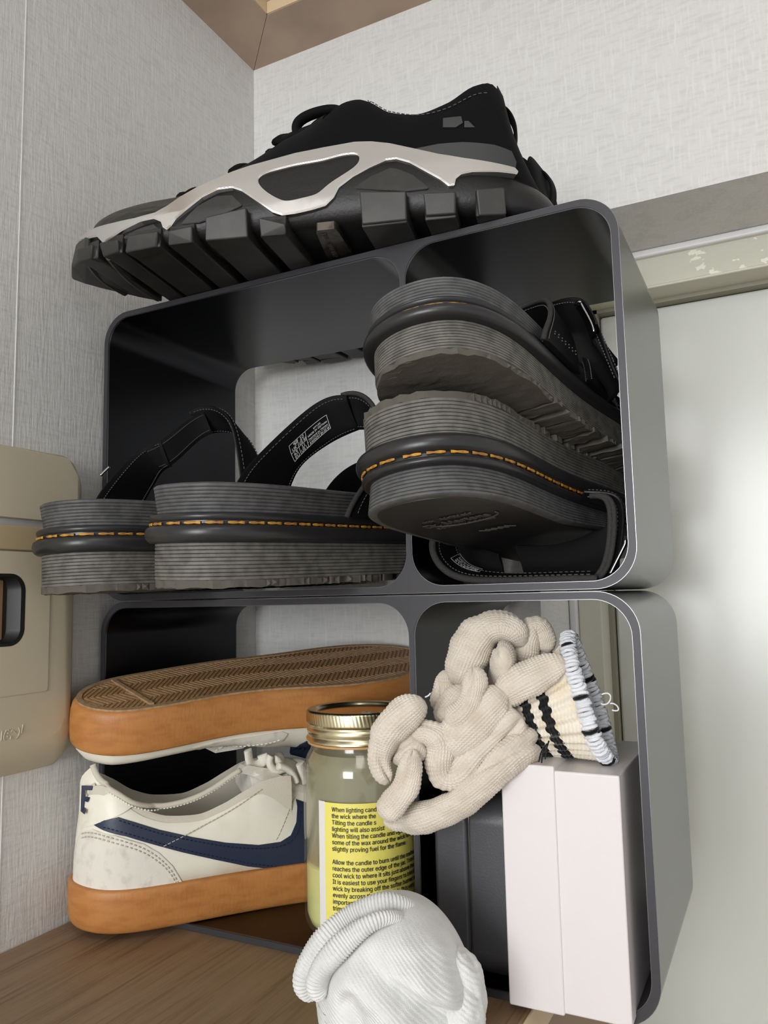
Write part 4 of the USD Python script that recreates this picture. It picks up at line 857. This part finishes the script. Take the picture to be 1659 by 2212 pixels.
def finger(t, P, R, dy=0.0, m='knit', nm='finger', **k):
    return part(nm, knit_tube(kpts(P, dy), np.array(R)*PXM*1.04, seed=len(used)+len(P), **{**dict(flat=.68), **k}), MT[m], t, True)
g1 = thing('work_glove', 'beige knitted work glove with black cuff stripes, lying on the white box', 'glove', on(1100, 1600, 1, 0), 'beige knitted work gloves')
# palm folded over the jar, then the fingers
finger(g1, [(1150, 1568), (1080, 1600), (1010, 1640), (965, 1668)], (52, 50, 44, 34), .004, nm='palm', wales=40, flat=.55)
finger(g1, [(1150, 1606, 0, 0), (1095, 1648, 0, -.016), (1030, 1706, 0, -.014), (950, 1752, 0, -.006), (880, 1772), (828, 1772)], (32, 33, 31, 29, 29, 24), .004, nm='folded_edge', wales=22, flat=.8)
finger(g1, [(1128, 1548), (1070, 1592), (1020, 1640), (985, 1676), (955, 1676), (948, 1640), (950, 1604), (930, 1580), (885, 1588)], (30, 30, 27, 22, 20, 19, 20, 22, 22), -.004, wales=20, flat=.8)
finger(g1, [(918, 1514), (880, 1542), (842, 1580), (824, 1622), (826, 1662), (842, 1692)], (23, 31, 31, 27, 22, 17), -.008, wales=22, flat=.85)
finger(g1, [(905, 1590), (884, 1612), (864, 1632), (852, 1650)], (30, 34, 30, 22), -.003, wales=24)
finger(g1, [(892, 1618), (886, 1660), (872, 1702), (842, 1742), (824, 1764)], (24, 28, 28, 25, 20), -.012, wales=22, flat=.85)
finger(g1, [(1094, 1492), (1066, 1522), (1026, 1560), (988, 1598), (962, 1630)], (34, 42, 42, 38, 30), -.004, wales=26, flat=.8)
finger(g1, [(1226, 1432), (1196, 1444), (1150, 1468), (1105, 1494), (1075, 1516)], (14, 26, 35, 34, 28), -.002, wales=24, flat=.8)
finger(g1, [(1020, 1440), (1024, 1476), (1012, 1522), (985, 1552), (962, 1564)], (22, 28, 28, 25, 17), -.006, wales=22, flat=.8)
finger(g1, [(1010, 1480), (985, 1520), (960, 1545), (945, 1560)], (26, 30, 26, 20), .010, nm='back_fold', wales=24, flat=.7)
# cuff: a flattened ribbed tube with two black stripes and a white overlocked edge
ca, cb = on(1112, 1560, 1, .014), on(1272, 1516, 1, .016)
ax = cb-ca; Lc = np.linalg.norm(ax); ax /= Lc; upv = np.array([0, 0, 1.])-ax*ax[2]; upv /= np.linalg.norm(upv); upv = upv*.97+np.array([0, .10, 0]); upv -= ax*(upv@ax); upv /= np.linalg.norm(upv); sd = np.cross(ax, upv)
def cuff(u0, u1, off, nu=40, n=240, inner=False):
    u = np.linspace(u0, u1, nu); th = np.linspace(0, 2*np.pi, n, endpoint=False); ribs_ = 26
    U, TH = np.meshgrid(u, th, indexing='ij')
    hv = np.interp(u, [0, .3, .6, .85, 1], [.0205, .0235, .0270, .0325, .0360])[:, None]; hd = np.interp(u, [0, .5, 1], [.012, .0150, .0185])[:, None]
    z = np.interp(u, [0, .3, .6, 1], [0, 0, .0008, .0030])[:, None]
    rib = .00095*np.cos(TH*ribs_)+.0006*np.cos(TH*5+1+U*2)*U*2+.00022*np.cos(2*np.pi*U*Lc/.0022+2.2*np.abs(((TH*ribs_/(2*np.pi)) % 1)-.5)*2)
    c, s = np.cos(TH), np.sin(TH); r = off+rib
    X = ca+(ax*Lc)*U[..., None]+upv*((hv+r)*s+z)[..., None]+sd*((hd+r)*c+.0022*np.sin(TH*2+U*3))[..., None]
    return X
def cuffband(u0, u1, o=.0, nu=40):
    A, B = cuff(u0, u1, o, nu), cuff(u0, u1, o-.0022, nu)
    X = np.concatenate([A, B[::-1]], 0); v = X.reshape(-1, 3); f = grid_faces(X.shape[0], X.shape[1], cu=True, cv=True)
    return trimesh.Trimesh(v, f, process=False)
part('cuff', cuffband(0, .985, 0, 90), MT['knit_cream'], g1, True, label='cream ribbed cuff')
for u0, u1 in ((.235, .355), (.475, .60)):
    X = cuff(u0, u1, .0006, 14); n = X.shape[1]; A = cuff(u0, u1, .0006, 14); B = cuff(u0, u1, -.0008, 14)
    zig = .0010*np.sign(np.cos(np.arange(n)/n*26*2*np.pi*1.0))*np.abs(np.cos(np.arange(n)/n*26*2*np.pi))**.5
    k = np.linspace(-1, 1, 14)
    A = A+ax*(zig[None]*np.abs(k)[:, None]**.3*np.where(k < 0, 1, 1)[:, None])[..., None]; B = B+ax*(zig[None]*np.abs(k)[:, None]**.3)[..., None]
    X = np.concatenate([A, B[::-1]], 0)
    part('cuff_stripe', trimesh.Trimesh(X.reshape(-1, 3), grid_faces(28, n, cu=True, cv=True), process=False), MT['knit_black'], g1, True, label='black knitted stripe')
part('cuff_lining', cuffband(.55, .99, -.0024, 30), MT['overlock'], g1, True, label='whitish inside of the cuff')
rim = cuff(.985, 1.0, -.001, 2, 150)[1]; E = []; K = []
for k in range(150):
    c = rim[k]; tn = rim[(k+1) % 150]-rim[k-1]; tn /= np.linalg.norm(tn); a_ = np.linspace(0, 2*np.pi, 9)
    o_ = np.cross(tn, ax); ring = c+(.0029+.0006*math.sin(k*2.1))*(np.cos(a_)[:, None]*ax*1.25+np.sin(a_)[:, None]*o_*.8)+tn*.0006*np.sin(a_)[:, None]
    (K if (k*7) % 23 in (0, 9) else E).append(tube(ring, .0012, 6))
part('cuff_overlock', E, MT['overlock'], g1, True, label='white overlocked cuff edge', kind='stuff'); part('cuff_overlock', K, MT['knit_black'], g1, True, label='black threads in the cuff edge', kind='stuff')
LOOSE = []
for k, P in enumerate(([(1318, 1520), (1332, 1524), (1336, 1532), (1322, 1534)], [(1300, 1500), (1318, 1502), (1316, 1516), (1298, 1520)], [(1176, 1612), (1168, 1628), (1164, 1646)], [(1182, 1606), (1174, 1622), (1170, 1648)], [(918, 1506), (926, 1502), (930, 1497)], [(1186, 1600), (1180, 1620), (1178, 1640)])):
    part('loose_thread', tube(spl(kpts([(x, y, 0) for x, y in P], -.022), 16), .00042, 6), MT['overlock' if k in (0, 1, 4) else 'knit_black'], g1, True)
g2 = thing('work_glove', 'second beige knitted work glove, bunched up with rounded fingertips behind the striped cuff', 'glove', on(1080, 1450, 1, .03), 'beige knitted work gloves')
finger(g2, [(985, 1480), (1000, 1440), (1020, 1395), (1046, 1362), (1080, 1352), (1108, 1368), (1118, 1400)], (26, 36, 40, 38, 36, 33, 28), .016, wales=26, flat=.8)
finger(g2, [(1120, 1440), (1128, 1400), (1140, 1366), (1158, 1354), (1176, 1380), (1180, 1410)], (30, 34, 30, 22, 20, 13), .022, wales=24, flat=.8)
finger(g2, [(1140, 1450), (1152, 1420), (1150, 1385), (1148, 1355)], (32, 36, 30, 20), .030, wales=24, flat=.7)
finger(g2, [(1085, 1428, 0, -.012), (1086, 1430, 0, -.002), (1080, 1452, 0, .012), (1065, 1480, 0, .022)], (40, 41, 38, 30), .006, wales=26)
finger(g2, [(956, 1448), (962, 1480), (960, 1510), (968, 1540)], (12, 22, 26, 24), .020, wales=20)
finger(g2, [(1180, 1470), (1120, 1500), (1060, 1530), (1010, 1560), (985, 1600)], (40, 54, 58, 52, 40), .036, nm='palm', wales=40, flat=.6)
finger(g2, [(1120, 1640), (1085, 1672), (1060, 1690), (1040, 1694)], (26, 22, 16, 8), .016, nm='cuff', wales=24, flat=.6)
part('cuff_stripe', tube(kpts([(1088, 1682, 0), (1072, 1694, 0), (1056, 1690, 0), (1042, 1698, 0)], .006), np.array([.0022, .003, .0024, .0016]), 8, 24), MT['knit_black'], g2, True)

# ------------------------------------------------------------------ rolled white sock in front
SC = on(862, 2125, 1, -.062); PXS = float((SC-CAM)@CF)/FPX; t = thing('rolled_sock', 'white knitted sock rolled into a ball with a ribbed cuff, in front of the jar', 'sock', SC*[1, 1, 0])
iv = trimesh.creation.icosphere(7); d = iv.vertices; X = CR*1.0; 
ex, ey, ez = CR-CF*(CR@CF), np.cross(CF, CR)*-1, -CF
ex = CR; ez = -CF; ey = CU
p1, p2, p3 = d@ex, d@ey, d@ez
sup = (np.abs(p1)**2.3+np.abs(p2)**2.3+np.abs(p3)**2.3)**(-1/2.3)
q1 = p1*sup*np.where(p1 > 0, 172, 178)*PXS; q2 = p2*sup*np.where(p2 > 0, 172, 175)*PXS; q3 = p3*sup*.046
q2 = q2-np.clip(q1, 0, None)**2*np.where(p2 > 0, 9.0, 1.5)-np.clip(-q1, 0, None)**2*np.where(p2 > 0, 3, 0)
cr = lambda c0, w_, k: np.exp(-(((q2+k*q1-c0)/w_)**2))
fr = (p3 > 0)*1.0
fold = -.0105*cr(.0185, .0052, .62)*fr*np.clip((q1+.020)/.02, 0, 1)+.0030*cr(.0060, .0060, .62)*fr-.0060*np.exp(-((q1+.30*q2+.0185)/.0055)**2)*fr*np.clip((.022-q2)/.012, 0, 1)-.0065*np.exp(-((q1-.032-.30*q2)/.0042)**2)*fr*np.clip((.008-q2)/.012, 0, 1)-.0035*cr(-.012, .0030, .45)*fr*np.clip((q1+.01)/.015, 0, 1)
fold = fold+(meshkit.fbm(d*2.4+5, 2, 4)-.5)*.0130
arc = q2+.72*q1; ribs_ = .00024*np.cos((arc+.0025*np.sin(q1*70))*2*np.pi/.0019)*(p3 > -.2)
q3 = q3+(fold+ribs_)*np.clip(p3+.25, 0, 1)
V = SC+q1[:, None]*ex+q2[:, None]*ey+q3[:, None]*ez
V[:, 2] = np.where(V[:, 2] < .0012, .0012+(V[:, 2]-.0012)*.02, V[:, 2])
part('sock_body', trimesh.Trimesh(V, iv.faces, process=False), MT['knit_white'], t, True)
yk = lambda P, y: np.array([on(a_, b_, 1, y+(c_ if True else 0)) for a_, b_, c_ in P])
def rib_roll(P, R, y, pitch=.0015, amp=.0003, n=40, flat=1.0):
    C = spl(yk(P, y), 700); r = np.interp(np.linspace(0, 1, 700), np.linspace(0, 1, len(R)), R)*PXS
    T, N, B = frames(C); dd = np.r_[0, np.cumsum(np.linalg.norm(np.diff(C, axis=0), axis=1))]; th = np.linspace(0, 2*np.pi, n, endpoint=False)
    e = np.clip(np.minimum(dd, dd[-1]-dd)/r.max(), 0, 1); rr = r*np.sqrt(1-(1-e)**2+.0003)
    G = rr[:, None]+amp*np.cos(2*np.pi*dd/pitch)[:, None]*(1+.3*np.cos(th*9)[None])+.0006*np.sin(dd*160)[:, None]*np.cos(th*2)[None]
    return loft(C[:, None]+G[..., None]*(np.cos(th)[None, :, None]*N[:, None]*flat+np.sin(th)[None, :, None]*B[:, None]), True)
part('rolled_cuff', rib_roll([(686, 2142, -.006), (664, 2136, -.012), (658, 2108, -.014), (676, 2070, -.012), (706, 2026, -.008), (748, 1988, 0), (800, 1960, .006), (850, 1952, .012), (888, 1962, .024), (906, 1976, .044)], (15, 22, 25, 26, 25, 23, 21, 17, 10, 3), -.082), MT['knit_white'], t, True, label='thick rolled ribbed cuff')
part('inner_roll', rib_roll([(700, 2150, -.010), (686, 2128, -.014), (694, 2096, -.014), (722, 2058, -.012), (760, 2022, -.006), (806, 1992, 0), (850, 1980, .010), (876, 1988, .030)], (17, 22, 23, 22, 20, 15, 8, 2), -.090), MT['knit_white'], t, True, label='second fold of the ribbed cuff')
for nm, (px_, py_, yy), (ra, rb, rc), rot in (('side_fold', (1004, 2128, -.058), (.0105, .0175, .016), .25), ('side_fold', (992, 2196, -.066), (.0125, .018, .018), -.12)):
    c_ = on(px_, py_, 1, yy); fd = trimesh.creation.icosphere(5).vertices; cc, ss = math.cos(rot), math.sin(rot)
    o1, o2 = fd[:, 0]*ra, fd[:, 1]*rb; o1, o2 = cc*o1-ss*o2, ss*o1+cc*o2
    dsp = 1+(meshkit.fbm(fd*2.2+rot*9, 2, 8)-.5)*.22+.012*np.cos((o2+.6*o1)*2*np.pi/.0019)
    part(nm, trimesh.Trimesh(c_+(o1*dsp)[:, None]*ex+(o2*dsp)[:, None]*ey+(fd[:, 2]*rc*dsp)[:, None]*ez, trimesh.creation.icosphere(5).faces, process=False), MT['knit_white'], t, True)
#@@NEXT
